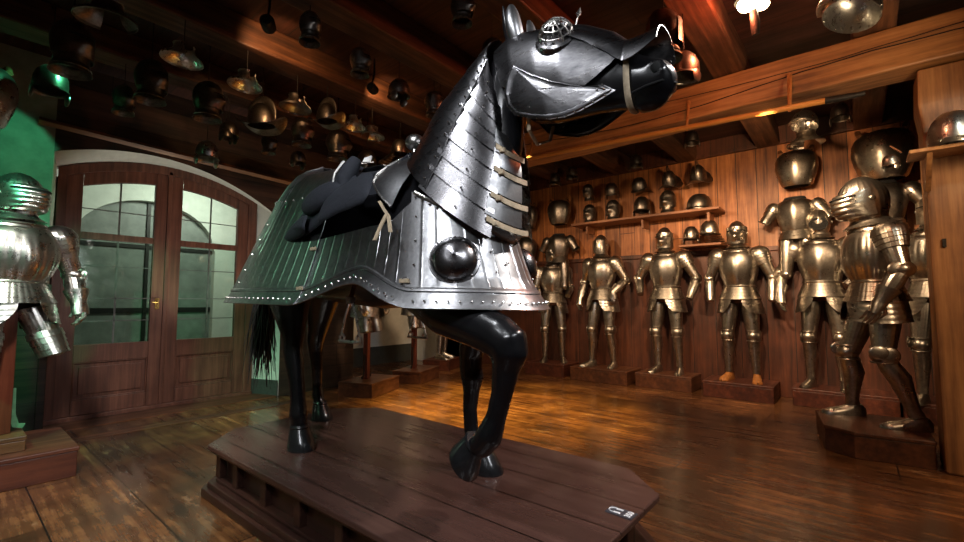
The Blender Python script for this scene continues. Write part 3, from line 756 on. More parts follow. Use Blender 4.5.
# cheek plates, hinged, round behind
CH = [(1.09, 2.215), (1.12, 2.17), (1.135, 2.10), (1.12, 2.04), (1.08, 1.99), (1.0, 1.955), (.92, 1.93), (.85, 1.925), (.79, 1.935), (.73, 1.955), (.655, 1.985), (.69, 2.01), (.75, 2.02), (.81, 2.045), (.90, 2.085), (.99, 2.14)]
for sd in (-1, 1):
    cy, cz = .96, 2.06; m = MB(); rows = []; nn = 5*len(CH)
    def o2(j):
        i, f = divmod(j/5, 1); a = CH[int(i) % len(CH)]; b = CH[(int(i)+1) % len(CH)]; return lerp(a[0], b[0], f), lerp(a[1], b[1], f)
    for rr in (.001, .25, .5, .72, .86, .905, .925, .945, .965, 1.0):
        bead = .006 if .9 < rr < .95 else 0
        rows.append([(HX + sd*(.128 + .014*(1-rr**2) + bead - .045*max(0, .92-lerp(cy, o2(j)[0], rr))/.26), lerp(cy, o2(j)[0], rr), lerp(cz, o2(j)[1], rr)) for j in range(nn)])
    m.grid(rows if sd > 0 else rows[::-1], True)
    ck = m.build('cheek_plate', 'steel_head', sh, off=HO, solid=.004, angle=40)
    rv = []
    for j in range(0, 50, 3):
        y, z = o2(j); y, z = lerp(cy, y, .975), lerp(cz, z, .975); rv.append((HX + sd*(.134 - .045*max(0, .92-y)/.26), y, z))
    for a, b in ((1.0, 2.0), (1.06, 2.17), (.72, 2.0), (.69, 1.995), (.70, 2.015)): rv.append((HX+sd*(.138 - .045*max(0, .92-a)/.26), a, b))
    rivets(ck, rv, .0045)
# caged eye guards
for sd in (1, -1):
    c = Vector((HX-sd*.098, .895, 2.285)); nrm = Vector((-sd*.9, -.30, .50)); nrm.normalize()
    M = nrm.to_track_quat('Z', 'Y').to_matrix().to_4x4(); m = MB(); r_ = .070
    base = MB().lathe([(.092, -.02), (.086, .0), (.076, .006), (.070, .002)], c, M, 28).build('eye_guard', 'steel_head', sh, off=HO)
    for a in range(6):
        th = a*PI/6
        m.tube([c + M @ Vector((r_*math.cos(b)*math.cos(th), r_*math.cos(b)*math.sin(th), .9*r_*math.sin(b))) for b in [math.radians(x) for x in range(0, 181, 15)]], .0032, 6)
    for el in (20, 45, 68):
        b = math.radians(el); m.tube([c + M @ Vector((r_*math.cos(b)*math.cos(th), r_*math.cos(b)*math.sin(th), .9*r_*math.sin(b))) for th in [i*PI/10 for i in range(21)]], .0032, 6, False)
    m.build('cage_bars', 'steel_bright', base, off=HO)
# frontal spike
a = Vector((HX, .862, 2.35)); d = Vector((0, -.03, .09)).normalized()
m = MB().tube([a - d*.02, a + d*.05, a + d*.056, a + d*.085], [.004, .004, .012, .0005], 8)
m.build('spike', 'steel_bright', sh, off=HO)
# ear guards: long leaf-shaped half tubes
for sd in (1, -1):
    m = MB(); rows = []
    b0 = Vector((HX - sd*.05, 1.12, 2.36)); tip = Vector((HX - sd*.07, 1.14, 2.53))
    for i in range(13):
        f = i/12; c = b0.lerp(tip, f) + Vector((-sd*.008*math.sin(f*PI), 0, 0)); r_ = .037*math.sin(PI*(.25+.72*f))**.5 + .001
        rows.append([c + Vector((-sd*r_*math.cos(a)*1.0, -r_*math.sin(a)*.9, 0)) for a in [math.radians(-65 + 20*q) for q in range(13)]])
    m.grid(rows); m.build('ear_guard', 'steel_bard', sh, off=HO, solid=.003)
    MB().tube([(HX-sd*.045, 1.15, 2.35), (HX-sd*.06, 1.17, 2.46), (HX-sd*.073, 1.185, 2.55)], [.026, .024, .003], 10).build('horse_ear', 'horse_black', horse, off=HO)
# bridle straps
m = MB(); m.tube([headpt(5.85, ph, .008) for ph in range(0, 361, 15)], (.012, .004), 8, False, (0, 1, 0)); m.build('noseband', 'leather_pale', horse, off=HO)
m = MB(); m.tube([(HX-.10, 1.03, 2.0), (HX-.085, 1.04, 1.93), (HX, 1.05, 1.89), (HX+.085, 1.04, 1.93), (HX+.10, 1.03, 2.0)], (.010, .004), 8); m.build('throat_lash', 'leather_pale', horse, off=HO)

# ============================================================ THE SADDLE
sad = empty('war_saddle', (HX, 2.1, 1.95), 'war saddle with steel pommel plates and dark blue-black velvet padding on the horse back', 'saddle')
SO = (HX, 2.1, 1.95)
m = MB(); rows = []   # seat
for y, z, w_ in ((1.82, 2.0, .15), (1.92, 1.955, .19), (2.1, 1.94, .21), (2.28, 1.96, .23), (2.42, 2.0, .24)):
    rows.append([(HX + w_*math.sin(a), y, z - .30*(1-math.cos(a))) for a in [math.radians(-95 + 190*q/18) for q in range(19)]])
m.grid(rows); m.build('seat', 'velvet', sad, off=SO, solid=.03)
# steel pommel plate with rolled edge
def pommel(sd):
    A = [at(409, 156, x=1.60), at(399, 160, x=1.54), at(388, 166, x=1.47), at(377, 174, x=1.42), at(373, 182, x=1.40)]
    B = [at(420, 166, x=1.52), at(411, 172, x=1.47), at(402, 184, x=1.42), at(396, 196, x=1.38), at(391, 207, x=1.36)]
    m = MB(); rows = []
    for a, b in zip(A, B):
        rows.append([(HX - sd*(HX - lerp(a.x, b.x, f) + .02*math.sin(PI*f)), lerp(a.y, b.y, f), lerp(a.z, b.z, f)) for f in [q/8 for q in range(9)]])
    m.grid(rows if sd > 0 else [r[::-1] for r in rows])
    pp = m.build('pommel_plate', 'steel_bard', sad, off=SO, solid=.004)
    MB().tube([r[0] for r in rows] + rows[-1][1:], .007, 8).build('rolled_edge', 'steel_bright', pp, off=SO)
    mm = MB()
    for r_ in rows[:4]: mm.ball(Vector(r_[1]) + Vector((-sd*.006, 0, .004)), .005, nu=8, nv=5)
    mm.build('rivets', 'steel_rivet', pp, off=SO)
pommel(1); pommel(-1)
m = MB().ball((HX-.05, 1.80, 2.06), (.052, .054, .044), nu=20, nv=14).tube([(HX-.05, 1.80, 2.0), (HX-.05, 1.80, 2.04)], .02, 12)
m.build('pommel_knob', 'steel_bright', sad, off=SO)
# cantle and velvet flaps on the near side
def pad(name, pts, thick, par=sad, mat='velvet', puff=1.0):
    """padded cloth: outline in (x,y,z) inflated along its normal"""
    P = [Vector(p) for p in pts]; c = sum(P, Vector())/len(P); n = Vector()
    for a, b in zip(P, P[1:]+P[:1]): n += (a-c).cross(b-c)
    n.normalize()
    if n.x > 0: n = -n
    dense = []
    for i, (a, b) in enumerate(zip(P, P[1:]+P[:1])):
        a0, b1 = P[i-1], P[(i+2) % len(P)]
        for k in range(5):
            t = k/5; q = .5*((2*a) + (-a0+b)*t + (2*a0-5*a+4*b-b1)*t*t + (-a0+3*a-3*b+b1)*t**3); dense.append(q)
    m = MB(); rows = []
    for rr in (.02, .35, .6, .8, .92, .98, 1.0): rows.append([c.lerp(q, rr) + n*thick*math.sqrt(max(0, 1-rr**2.6)) for q in dense])
    for rr in (.98, .9, .6, .3, .02): rows.append([c.lerp(q, rr) - n*thick*.35*math.sqrt(max(0, 1-rr**2.6)) for q in dense])
    m.grid(rows, True, True); return m.build(name, mat, par, off=SO)
pad('velvet_skirt', [(1.42, 2.22, 1.93), (1.36, 2.40, 1.78), (1.32, 2.62, 1.585), (1.30, 2.58, 1.55), (1.26, 2.30, 1.56), (1.24, 2.12, 1.60), (1.24, 1.90, 1.66), (1.25, 1.77, 1.66), (1.27, 1.78, 1.74), (1.34, 1.95, 1.84), (1.42, 2.08, 1.93)], .035)
pad('velvet_bolster', [(1.30, 2.34, 1.76), (1.28, 2.36, 1.70), (1.24, 2.20, 1.665), (1.24, 2.06, 1.70), (1.28, 1.98, 1.78), (1.32, 2.08, 1.83), (1.32, 2.22, 1.82)], .055)
pad('cantle', [(1.46, 2.36, 1.90), (1.40, 2.38, 1.80), (1.38, 2.30, 1.76), (1.34, 2.08, 1.76), (1.38, 2.02, 1.86), (1.46, 2.06, 1.94), (1.50, 2.20, 1.95)], .05)
pad('velvet_flap', [(1.30, 1.98, 1.80), (1.24, 2.06, 1.72), (1.19, 2.05, 1.60), (1.19, 1.88, 1.62), (1.20, 1.70, 1.65), (1.23, 1.68, 1.72), (1.30, 1.78, 1.82)], .028)
pad('velvet_tip', [(1.30, 2.60, 1.57), (1.27, 2.42, 1.64), (1.24, 2.25, 1.665), (1.20, 2.20, 1.60), (1.22, 2.24, 1.56), (1.26, 2.45, 1.54)], .03)
m = MB(); m.tube([(1.37, 2.00, 1.95), (1.34, 2.01, 1.89), (1.31, 2.02, 1.83), (1.30, 2.0, 1.78)], [.03, .045, .042, .03], 14); m.build('velvet_roll', 'velvet', sad, off=SO)
m = MB().grid([[(1.335, 2.07, 1.94), (1.30, 2.085, 1.87), (1.285, 2.08, 1.80)], [(1.33, 2.045, 1.94), (1.285, 2.06, 1.87), (1.275, 2.06, 1.80)]]); m.build('white_lining', 'lining_white', sad, off=SO, solid=.008)
m = MB().grid([[(1.42, 1.99, 1.965), (1.40, 1.98, 1.935)], [(1.42, 1.93, 1.965), (1.40, 1.92, 1.925)]]); m.build('white_lining', 'lining_white', sad, off=SO, solid=.008)
# loose pale straps in front of the flap
m = MB()
def ribbon(pts, w_=.022):
    rows = [[Vector(p) + Vector((0, -w_/2, 0)) for p in pts], [Vector(p) + Vector((0, w_/2, 0)) for p in pts]]; m.grid(rows)
ribbon([at(379, 201, x=1.26), at(383, 208, x=1.24), at(388, 216, x=1.22), at(390, 232, x=1.20)], .02)
ribbon([at(386, 214, x=1.22), at(380, 226, x=1.20), at(374, 240, x=1.18)], .022)
m.build('girth_strap', 'leather_pale', sad, off=SO, solid=.006)
# stirrups
def stirrup(x, y, zt):
    lt = MB().tube([(x+(-.08 if x > HX else .08), y, 1.5), (x, y, zt+.03)], (.004, .014), 6).build('stirrup_leather', 'leather_brown', sad, off=SO)
    m = MB(); s_ = 1.05
    for q in (-1, 1):
        m.tube([(x, y+q*.012, zt+.005), (x, y+q*.040*s_, zt-.055), (x, y+q*.062*s_, zt-.12), (x, y+q*.07*s_, zt-.15)], .006, 8)
        m.tube([(x, y+q*.055*s_, zt-.185), (x, y+q*.048*s_, zt-.165), (x, y+q*.066*s_, zt-.145), (x, y+q*.084*s_, zt-.165), (x, y+q*.078*s_, zt-.19)], .006, 8)
    m.tube([(x, y-.09*s_, zt-.185), (x, y+.09*s_, zt-.185)], .008, 8)
    m.box((x, y, zt+.018), (.03, .035, .03)).box((x, y, zt-.185), (.05, .10, .008))
    m.build('stirrup', 'steel_bright', lt, off=SO)
stirrup(1.30, 1.92, 1.19); stirrup(2.04, 2.25, 1.15)

# ============================================================ SUITS OF ARMOUR
def V(*a): return Vector(a)
def limb(m, a, b, prof, n=18, flute=None, ref=(0, 1, 0)):
    """tapered limb plate from a to b; prof: (t, r) or (t, ra, rb)"""
    a, b = Vector(a), Vector(b)
    m.tube([a.lerp(b, p[0]) for p in prof], [(p[1], p[2] if len(p) > 2 else p[1]) for p in prof], n, True, ref, flute)
def close_helmet(par, mat, c, kind='close', sc=1, rot=(0, 0), flute=None, as_root=None):
    """builds skull + visor etc. facing +y, neck opening at c. returns skull object"""
    M = R('Z', rot[0]) @ R('X', rot[1]); c = Vector(c)
    def T(v): return c + M @ (Vector(v) * sc)
    # skull with comb
    def shp(th, z):
        s_ = 1.0
        d = min(abs(th - PI/2), abs(th - 3*PI/2))
        if z > .12: s_ += (.10 if kind != 'fluted' else .04) * math.exp(-(d/.10)**2) * min(1, (z-.12)/.08)
        return s_
    pr = [(.078, .0), (.082, .03), (.098, .07), (.108, .12), (.108, .165), (.098, .205), (.078, .24), (.050, .268), (.020, .283), (.001, .287)]
    tmp = MB().lathe(pr, (0, 0, 0), None, 48 if kind != 'fluted' else 72, .86, 1.08, (26, .05) if kind == 'fluted' else None, False, 0, 360, shp)
    m = MB(); m.v = [tuple(T(v)) for v in tmp.v]; m.f = tmp.f
    sk = m.build('helmet', mat, par)
    def sub(mm, name, mt=mat, **kw):
        q = MB(); q.v = [tuple(T(v)) for v in mm.v]; q.f = mm.f; return q.build(name, mt, sk, **kw)
    # visor: pointed shell in front
    mm = MB(); rows = []
    if kind == 'fluted':
        for i in range(25):
            z = .035 + .16*i/24; bl = .118 + .045*math.sin(PI*i/24)**.7 + .010*abs(math.sin(i*PI/5))
            rows.append([(.098*math.sin(a)*(1+.06*math.cos(a)), bl*math.cos(a) + .0, z) for a in [math.radians(-88 + 176*q/20) for q in range(21)]])
        mm.grid(rows); v_ = sub(mm, 'visor', solid=.003)
        q = MB(); q.tube([(.102*math.sin(a), .155*math.cos(a), .168) for a in [math.radians(-60+120*k/12) for k in range(13)]], .006, 6); q.tube([(.102*math.sin(a), .155*math.cos(a), .12) for a in [math.radians(-55+110*k/12) for k in range(13)]], .004, 6)
        sub(q, 'eye_slit', 'void')
    elif kind == 'smooth':
        for i in range(15):
            z = .03 + .17*i/14; bl = .112 + .012*math.sin(PI*i/14)
            rows.append([(.102*math.sin(a), bl*math.cos(a), z) for a in [math.radians(-88 + 176*q/16) for q in range(17)]])
        mm.grid(rows); sub(mm, 'visor', solid=.003)
    elif kind == 'open':
        q = MB(); q.tube([(.07*math.sin(a), .120, .11 + .055*math.cos(a)) for a in [2*PI*k/20 for k in range(20)]], [(.006, .01)]*20, 6); q.ball((0, .095, .11), (.066, .02, .05), nu=16, nv=8)
        sub(q, 'face_opening', 'void')
    else:
        for i in range(19):
            t = i/18; z = .02 + .185*t; tip = .045*math.exp(-((t-.42)/.20)**2)
            rows.append([(.104*math.sin(a), (.112 + tip*max(0, math.cos(a))**5)*math.cos(a), z) for a in [math.radians(-92 + 184*q/24) for q in range(25)]])
        mm.grid(rows); sub(mm, 'visor', solid=.003)
        q = MB()
        for sx in (-1, 1): q.tube([(sx*(.012 + .085*math.sin(math.radians(8+60*k/6))*1.0), .137 - .075*(k/6)**2, .160) for k in range(7)], .0045, 6)
        sub(q, 'eye_slit', 'void')
    for sx in (-1, 1):
        q = MB().ball((sx*.102, .01, .135), (.010, .016, .016), nu=10, nv=6); sub(q, 'pivot', mat)
    # neck flange
    mm = MB().lathe([(.085, .03), (.083, .015), (.092, 0), (.115, -.018), (.122, -.024)], (0, 0, 0), None, 32, 1, 1.05); sub(mm, 'neck_guard', solid=.002)
    return sk

def suit(label, loc, rz, sc=1.15, mat='steel_warm', helm='close', flute=0, legs=True, hands=(1, 1), arms=None, lg=None, shoe=None, lean=0, cuisse=True, head=(0, 0), post=False, group=None, dark=None, skirt=True, name='suit_of_armor', tass=True, helmet=True, hsc=1.0):
    root = empty(name, loc, label, 'suit of armor', rz, group, sc)
    FL = lambda n, k=1: (n, .05*k) if flute else None
    nn = lambda n: n*4 if flute else n
    arms = arms or [dict(s=(.205, 0, 1.40), e=(.315, -.02, 1.15), w=(.30, .07, .93)), dict(s=(-.205, 0, 1.40), e=(-.315, -.02, 1.15), w=(-.30, .07, .93))]
    # body inside
    MB().lathe([(.0, .86), (.10, .86), (.12, .95), (.12, 1.1), (.13, 1.3), (.09, 1.42), (.06, 1.5), (0, 1.5)], n=16, sy=.75).tube([(.09, 0, .9), (.12, .0, .72)], .055, 10).tube([(-.09, 0, .9), (-.12, .0, .72)], .055, 10).build('padded_body', dark or 'leather_brown', root)
    # breastplate + backplate
    def shp(th, z):
        d = abs(math.atan2(math.sin(th-PI/2), math.cos(th-PI/2)))
        k = 1 + .10*math.exp(-(d/.22)**2)*math.exp(-((z-1.16)/.16)**2)
        if flute:
            fz = max(0, min(1, (1.40-z)/.1)) * (1 if d < 1.2 else .4); k += .022*fz*abs(math.cos(th*13))
        return k
    pr = [(.150, 1.035), (.152, 1.06), (.160, 1.10), (.182, 1.17), (.196, 1.24), (.200, 1.31), (.190, 1.37), (.165, 1.42), (.125, 1.45)] if not flute else [(.150, 1.035), (.156, 1.06), (.180, 1.10), (.205, 1.17), (.215, 1.24), (.210, 1.31), (.195, 1.365), (.192, 1.38), (.165, 1.42), (.125, 1.45)]
    bp = MB().lathe(pr, n=72 if not flute else 156, sy=.80, shape=shp).build('breastplate', mat, root, solid=.003, angle=50)
    MB().lathe([(.156, 1.03), (.170, 1.045), (.160, 1.06)], n=32, sy=.82).build('waist_flange', mat, bp)
    MB().tube([(.13*math.cos(a), .12*math.sin(a)+.02, 1.452) for a in [2*PI*k/24 for k in range(25)]], .007, 6, False).build('rolled_edge', mat, bp)
    # gorget
    MB().lathe([(.155, 1.425), (.150, 1.44), (.115, 1.455), (.088, 1.475), (.080, 1.51), (.086, 1.525)], n=28, sy=.9, flute=FL(30)).build('gorget', mat, root, solid=.003)
    # fauld: stepped lames, and tassets
    fp = []
    for i in range(4):
        r0, r1 = .155 + .014*i, .172 + .014*i; z0 = 1.04 - .035*i; fp += [(r0, z0), (r1, z0-.034), (r1-.004, z0-.036)]
    def notch(th, z): return 1
    MB().lathe(fp, n=40 if not flute else 120, sy=.85, flute=FL(40, .6)).build('fauld', mat, root, solid=.002)
    if skirt:
        for sx in ((-1, 1)):
            m = MB(); rows = []
            for i in range(13):
                t = i/12; z = .905 - (.15 if tass else .07)*t; r_ = .208 + .028*t + .003*(i % 3 == 0)
                w0, w1 = (14 + 20*t*t), 128
                rows.append([(sx*r_*math.sin(math.radians(a))*(1+(.015*abs(math.cos(math.radians(a)*10)) if flute else 0)), r_*.86*math.cos(math.radians(a))*1.02, z - .015*math.sin(PI*q/20)) for q, a in [(q, lerp(w0, w1, q/20)) for q in range(21)]])
            m.grid(rows if sx < 0 else [r[::-1] for r in rows]); m.build('tasset', mat, root, solid=.003)
    # arms
    for k, A in enumerate(arms):
        if A is None: continue
        s_, e, w_ = Vector(A['s']), Vector(A['e']), Vector(A['w']); sx = 1 if s_.x > 0 else -1
        d = (e-s_).normalized()
        # pauldron of lames
        M = d.to_track_quat('-Z', 'Y').to_matrix().to_4x4()
        m = MB(); pr = [(.002, .105), (.045, .095), (.078, .065), (.094, .025), (.094, .0), (.090, -.004), (.090, -.032), (.085, -.036), (.084, -.066), (.078, -.07), (.076, -.10), (.070, -.104)]
        m.lathe(pr, s_ + V(sx*.0, 0, -.015), M, nn(20) if not flute else 60, .95, 1.12, FL(22, .9))
        m.build('pauldron', mat, root, solid=.002)
        m = MB(); limb(m, s_.lerp(e, .3), e, [(0, .064), (.2, .064), (.5, .058), (1, .050)], 16 if not flute else 60, FL(18, .8)); m.build('upper_arm_plate', mat, root)
        m = MB(); m.ball(e, (.060, .066, .058), nu=20, nv=14)
        m.ball(e + V(sx*.03, .01, 0), (.018, .075, .062), nu=20, nv=10); m.tube([e + V(-.04*sx, .03, -.045), e + V(.05*sx, 0, -.05)], .01, 6); m.build('elbow_cop', mat, root)
        m = MB(); limb(m, e, w_, [(.08, .050), (.35, .056), (.7, .046), (.92, .038), (1, .040)], 16 if not flute else 60, FL(18, .8)); m.build('forearm_plate', mat, root)
        if hands[k]:
            f = (w_-e).normalized(); g = A.get('h', w_ + f*.17); g = Vector(g); hd = (g-w_).normalized()
            m = MB(); m.tube([w_ - f*.10, w_ - f*.06, w_, w_ + hd*.03, w_ + hd*.06, w_ + hd*.095], [.068, .058, .042, (.042, .046), (.034, .048), (.028, .046)], 16, True, (0, 1, 0)); gt = m.build('gauntlet', mat, root)
            side = hd.cross(V(1, 0, 0)); side = side.normalized() if side.length > .1 else V(0, 1, 0); pn = V(-sx, 0, 0)
            for q in range(4):
                b = w_ + hd*.09 + side*(.033 - .022*q); ln = (.075, .085, .08, .065)[q]
                m = MB(); m.tube([b, b + hd*ln*.45 + pn*.004, b + hd*ln*.8 + pn*.022, b + hd*ln + pn*.045], [.0115, .011, .010, .007], 8); m.build('finger', mat, gt)
            b = w_ + hd*.04 + side*.04
            m = MB(); m.tube([b, b + hd*.03 + side*.02 + pn*.01, b + hd*.06 + side*.018 + pn*.03], [.014, .012, .008], 8); m.build('thumb', mat, gt)
    # legs
    lg = lg or [dict(h=(.095, 0, .90), k=(.125, .035, .50), a=(.135, -.01, .09), t=12), dict(h=(-.095, 0, .90), k=(-.125, .035, .50), a=(-.135, -.01, .09), t=-12)]
    for L_ in lg:
        if L_ is None: continue
        h, k_, a = Vector(L_['h']), Vector(L_['k']), Vector(L_['a']); sx = 1 if h.x > 0 else -1
        m = MB(); limb(m, h, k_, [(.12, .086, .082), (.3, .088, .084), (.6, .076, .074), (.9, .062, .062), (1, .058, .058)], 18 if not flute else 72, FL(22, .8)); m.build('cuisse', mat, root)
        if not legs and L_.get('short', True):
            m = MB(); 
            for q in range(4): limb(m, h.lerp(k_, .62+q*.12), h.lerp(k_, .75+q*.12), [(0, .084-.003*q), (1, .088-.004*q)], 18 if not flute else 60, FL(22, .6))
            m.ball(k_, (.074, .07, .05), nu=18, nv=8); m.build('cuisse_lames', mat, root); continue
        kd = V(math.sin(math.radians(-L_['t']))*-1, math.cos(math.radians(L_['t'])), 0)
        m = MB(); m.ball(k_ + kd*.01, (.066, .068, .066), nu=22, nv=14)
        for zz in (.055, -.055): m.tube([k_ + V(.062*math.cos(b), .062*math.sin(b), zz) + kd*.006 for b in [2*PI*q/20 for q in range(21)]], .006, 6, False)
        pol = m.build('poleyn', mat, root)
        M = R('Z', -sx*10 - L_['t']*0)
        wing = MB().ball(k_ + V(sx*.062, -.012, 0), (.014, .058, .062), nu=20, nv=12)
        if flute: wing.ball(k_ + V(sx*.070, .045, .02), (.012, .055, .05), nu=20, nv=12)
        wing.build('side_wing', mat, pol)
        m = MB(); ank = a + V(0, 0, .0)
        mid = k_.lerp(a, .38) + kd*-.018
        m.tube([k_.lerp(a, .10), k_.lerp(a, .2), mid, k_.lerp(a, .65) - kd*.006, k_.lerp(a, .9), a], [(.056, .054), (.060, .056), (.064, .058), (.049, .047), (.039, .038), (.043, .041)], 20, True, (0, 1, 0)); m.build('greave', mat, root)
        m = MB(); rows = []
        for t in range(15):
            f = t/14; y = -.075 + .27*f
            hw = interp([(0, .012), (.08, .034), (.3, .042), (.7, .050), (.88, .046), (1, .006)], f); ht = interp([(0, .06), (.1, .10), (.3, .105), (.5, .07), (.8, .045), (1, .018)], f) + (.002 if t % 2 else 0)
            cx = a + kd*y; sd_ = V(kd.y, -kd.x, 0); z0 = a.z - .09 + L_.get('dz', 0)
            rows.append([(cx + sd_*(hw*math.cos(b))).to_tuple()[:2] + (z0 + max(0, ht*math.sin(b)**.8 if math.sin(b) > 0 else 0),) for b in [PI*q/12 for q in range(13)]])
        m.grid(rows); m.f.append(tuple(range(13))); m.build('sabaton', shoe or mat, root, solid=.002)
    if helmet: close_helmet(root, mat, (head[2] if len(head) > 2 else 0, .01, 1.505), helm, hsc, (head[0], head[1]))
    if post:
        m = MB().box((0, -.0, .45), (.07, .06, .9)); m.build('wooden_post', 'post_red', root, smooth=False, bevel=.004)
        for sx in (-1, 1): MB().tube([(sx*.045, 0, .30), (sx*.05, 0, .12), (sx*.07, .0, .04), (sx*.11, 0, .024)], (.006, .02), 6).build('iron_bracket', 'painted_green_iron' if post == 2 else 'iron', root)
    return root
def stand(name, poly, h, label, mat='block_wood', group=None, z0=0):
    cx = sum(p[0] for p in poly)/len(poly); cy = sum(p[1] for p in poly)/len(poly)
    a = sum(poly[i][0]*poly[(i+1) % len(poly)][1]-poly[(i+1) % len(poly)][0]*poly[i][1] for i in range(len(poly)))
    if a < 0: poly = poly[::-1]
    r = empty(name, (cx, cy, z0), label, 'plinth', 0, group)
    f = lambda k: [(cx+(x-cx)*k, cy+(y-cy)*k) for x, y in poly]
    MB().prism(f(.985), 0, h-.03).build('base_block', mat, r, smooth=False, off=(cx, cy, 0), bevel=.005)
    MB().prism(poly, h-.03, h).build('top_board', mat, r, smooth=False, off=(cx, cy, 0), bevel=.006)
    return r
def rect(cx, cy, w_, d, deg=0):
    c, s_ = math.cos(math.radians(deg)), math.sin(math.radians(deg))
    return [(cx + x*c - y*s_, cy + x*s_ + y*c) for x, y in ((-w_/2, -d/2), (w_/2, -d/2), (w_/2, d/2), (-w_/2, d/2))]
PH = .2
# plinths along the right wall
stand('display_plinth', rect(6.62, 3.03, .55, .92), PH, 'worn wooden plinth under the second suit from the corner on the right wall')
stand('display_plinth', rect(6.66, 2.10, .52, .76), PH, 'dark plinth under the suit with hands on hips below the helmet shelf')
stand('display_plinth', rect(6.60, 1.18, .55, .78), PH, 'reddish plinth under the suit wearing orange leather shoes', 'block_red')
stand('display_plinth', rect(6.68, .16, .50, .94), PH, 'reddish plinth under the suit partly behind the striding suit', 'block_red')
stand('display_plinth', rect(6.64, 3.98, .55, .74), PH, 'dark plinth under the armour nearest the horse chest', 'block_red')
stand('display_plinth', [(4.62, -.40), (4.56, .06), (4.68, .25), (5.27, .34), (5.42, -.38)], PH, 'large low plinth with cut corner under the striding fluted suit by the post')
# --- suits along the right wall
A_ = lambda s, e, w, **k: dict(s=s, e=e, w=w, **k)
suit('bright steel suit with smooth visor, second from the corner, hand at its hip', (6.64, 3.06, PH), 84, 1.15, helm='smooth',
     arms=[A_((.2, 0, 1.40), (.30, -.05, 1.15), (.31, .06, .92)), A_((-.2, 0, 1.40), (-.32, -.06, 1.16), (-.24, .14, 1.0), h=(-.26, .16, .85))], hands=(1, 1),
     lg=[dict(h=(.095, 0, .90), k=(.13, .06, .50), a=(.15, .05, .09), t=25), dict(h=(-.095, 0, .90), k=(-.12, .035, .50), a=(-.13, -.04, .09), t=-12)])
suit('steel suit with pointed visor and wide elbows standing directly below the helmet shelf', (6.66, 2.09, PH), 86, 1.16,
     arms=[A_((.215, 0, 1.40), (.36, -.03, 1.16), (.29, .10, .96)), A_((-.215, 0, 1.40), (-.35, -.03, 1.14), (-.30, .10, .90))], hands=(0, 0))
suit('steel suit with pointed visor wearing orange-brown leather shoes', (6.62, 1.16, PH), 88, 1.15, shoe='leather_orange',
     arms=[A_((.21, 0, 1.40), (.31, -.02, 1.14), (.29, .06, .88)), A_((-.21, 0, 1.40), (-.32, -.02, 1.14), (-.32, .06, .88))], hands=(0, 0))
suit('wide steel suit with round-faced comb helmet, right of the orange-shoed suit', (6.64, .30, PH), 84, 1.18,
     arms=[A_((.23, 0, 1.40), (.35, -.02, 1.16), (.34, .08, .92)), A_((-.22, 0, 1.40), (-.33, -.02, 1.12), (-.36, .12, .90))], hands=(1, 0), helm='open', head=(6, 0))
suit('slim steel suit turned sideways, nearest to the horse chest in the corner', (6.66, 3.96, PH), 120, 1.10, 'steel_warm', 'close',
     arms=[A_((.2, 0, 1.38), (.26, .02, 1.14), (.2, .16, .98)), A_((-.2, 0, 1.38), (-.27, -.05, 1.14), (-.22, .14, 1.0))], hands=(0, 0))
# --- striding fluted suit on the cut-corner plinth
suit('fluted steel suit in mid-stride with domed ribbed helmet, on the large plinth by the post', (5.08, -.13, PH), 16, (1.22, 1.22, 1.12), 'steel_warm', 'fluted', 1,
     arms=[A_((.215, 0, 1.40), (.27, -.08, 1.16), (.23, .10, 1.02)), A_((-.215, -.02, 1.38), (-.275, -.05, 1.12), (-.265, .06, .90))], hands=(0, 1),
     lg=[dict(h=(.095, .02, .90), k=(.13, .13, .50), a=(.165, .12, .09), t=0), dict(h=(-.095, -.02, .90), k=(-.13, .02, .51), a=(-.165, -.12, .09), t=0)], head=(10, -10), hsc=1.25, dark='void')
# second armour half hidden behind the striding suit
stand('display_plinth', rect(6.55, -.72, .6, .8), PH, 'dark plinth mostly hidden behind the post and the striding suit', 'block_red')
suit('steel suit mostly hidden behind the striding suit, its arm showing beside the post', (6.25, -.62, PH), 80, 1.16, 'steel_warm', 'close', 1,
     arms=[A_((.22, 0, 1.40), (.30, .04, 1.16), (.32, .14, .98)), A_((-.22, 0, 1.40), (-.32, -.03, 1.14), (-.30, .10, .9))], hands=(1, 0))
# --- green-lit suit at left on a post
stand('display_plinth', rect(.15, 4.60, 1.06, .80), .20, 'broad wooden base block under the left fluted suit', 'block_red')
stand('display_plinth', rect(.12, 4.60, .62, .5), .10, 'upper wooden block carrying the red post of the left suit', 'block_wood', None, .201)
suit('gleaming fluted suit with ribbed visor, no lower legs, on a red post at left', (.31, 4.52, .303), 205, (1.2, 1.15, .99), 'steel_bright', 'fluted', 1, legs=False, post=2, hsc=1.12,
     arms=[A_((.225, 0, 1.40), (.30, 0, 1.14), (.29, .06, .93)), A_((-.225, 0, 1.40), (-.33, -.02, 1.12), (-.33, .05, .90))],
     lg=[dict(h=(.10, 0, .90), k=(.15, .08, .57), a=(.13, 0, .1), t=0), dict(h=(-.10, 0, .90), k=(-.17, .10, .56), a=(-.13, 0, .1), t=0)], dark='void', head=(8, 0))

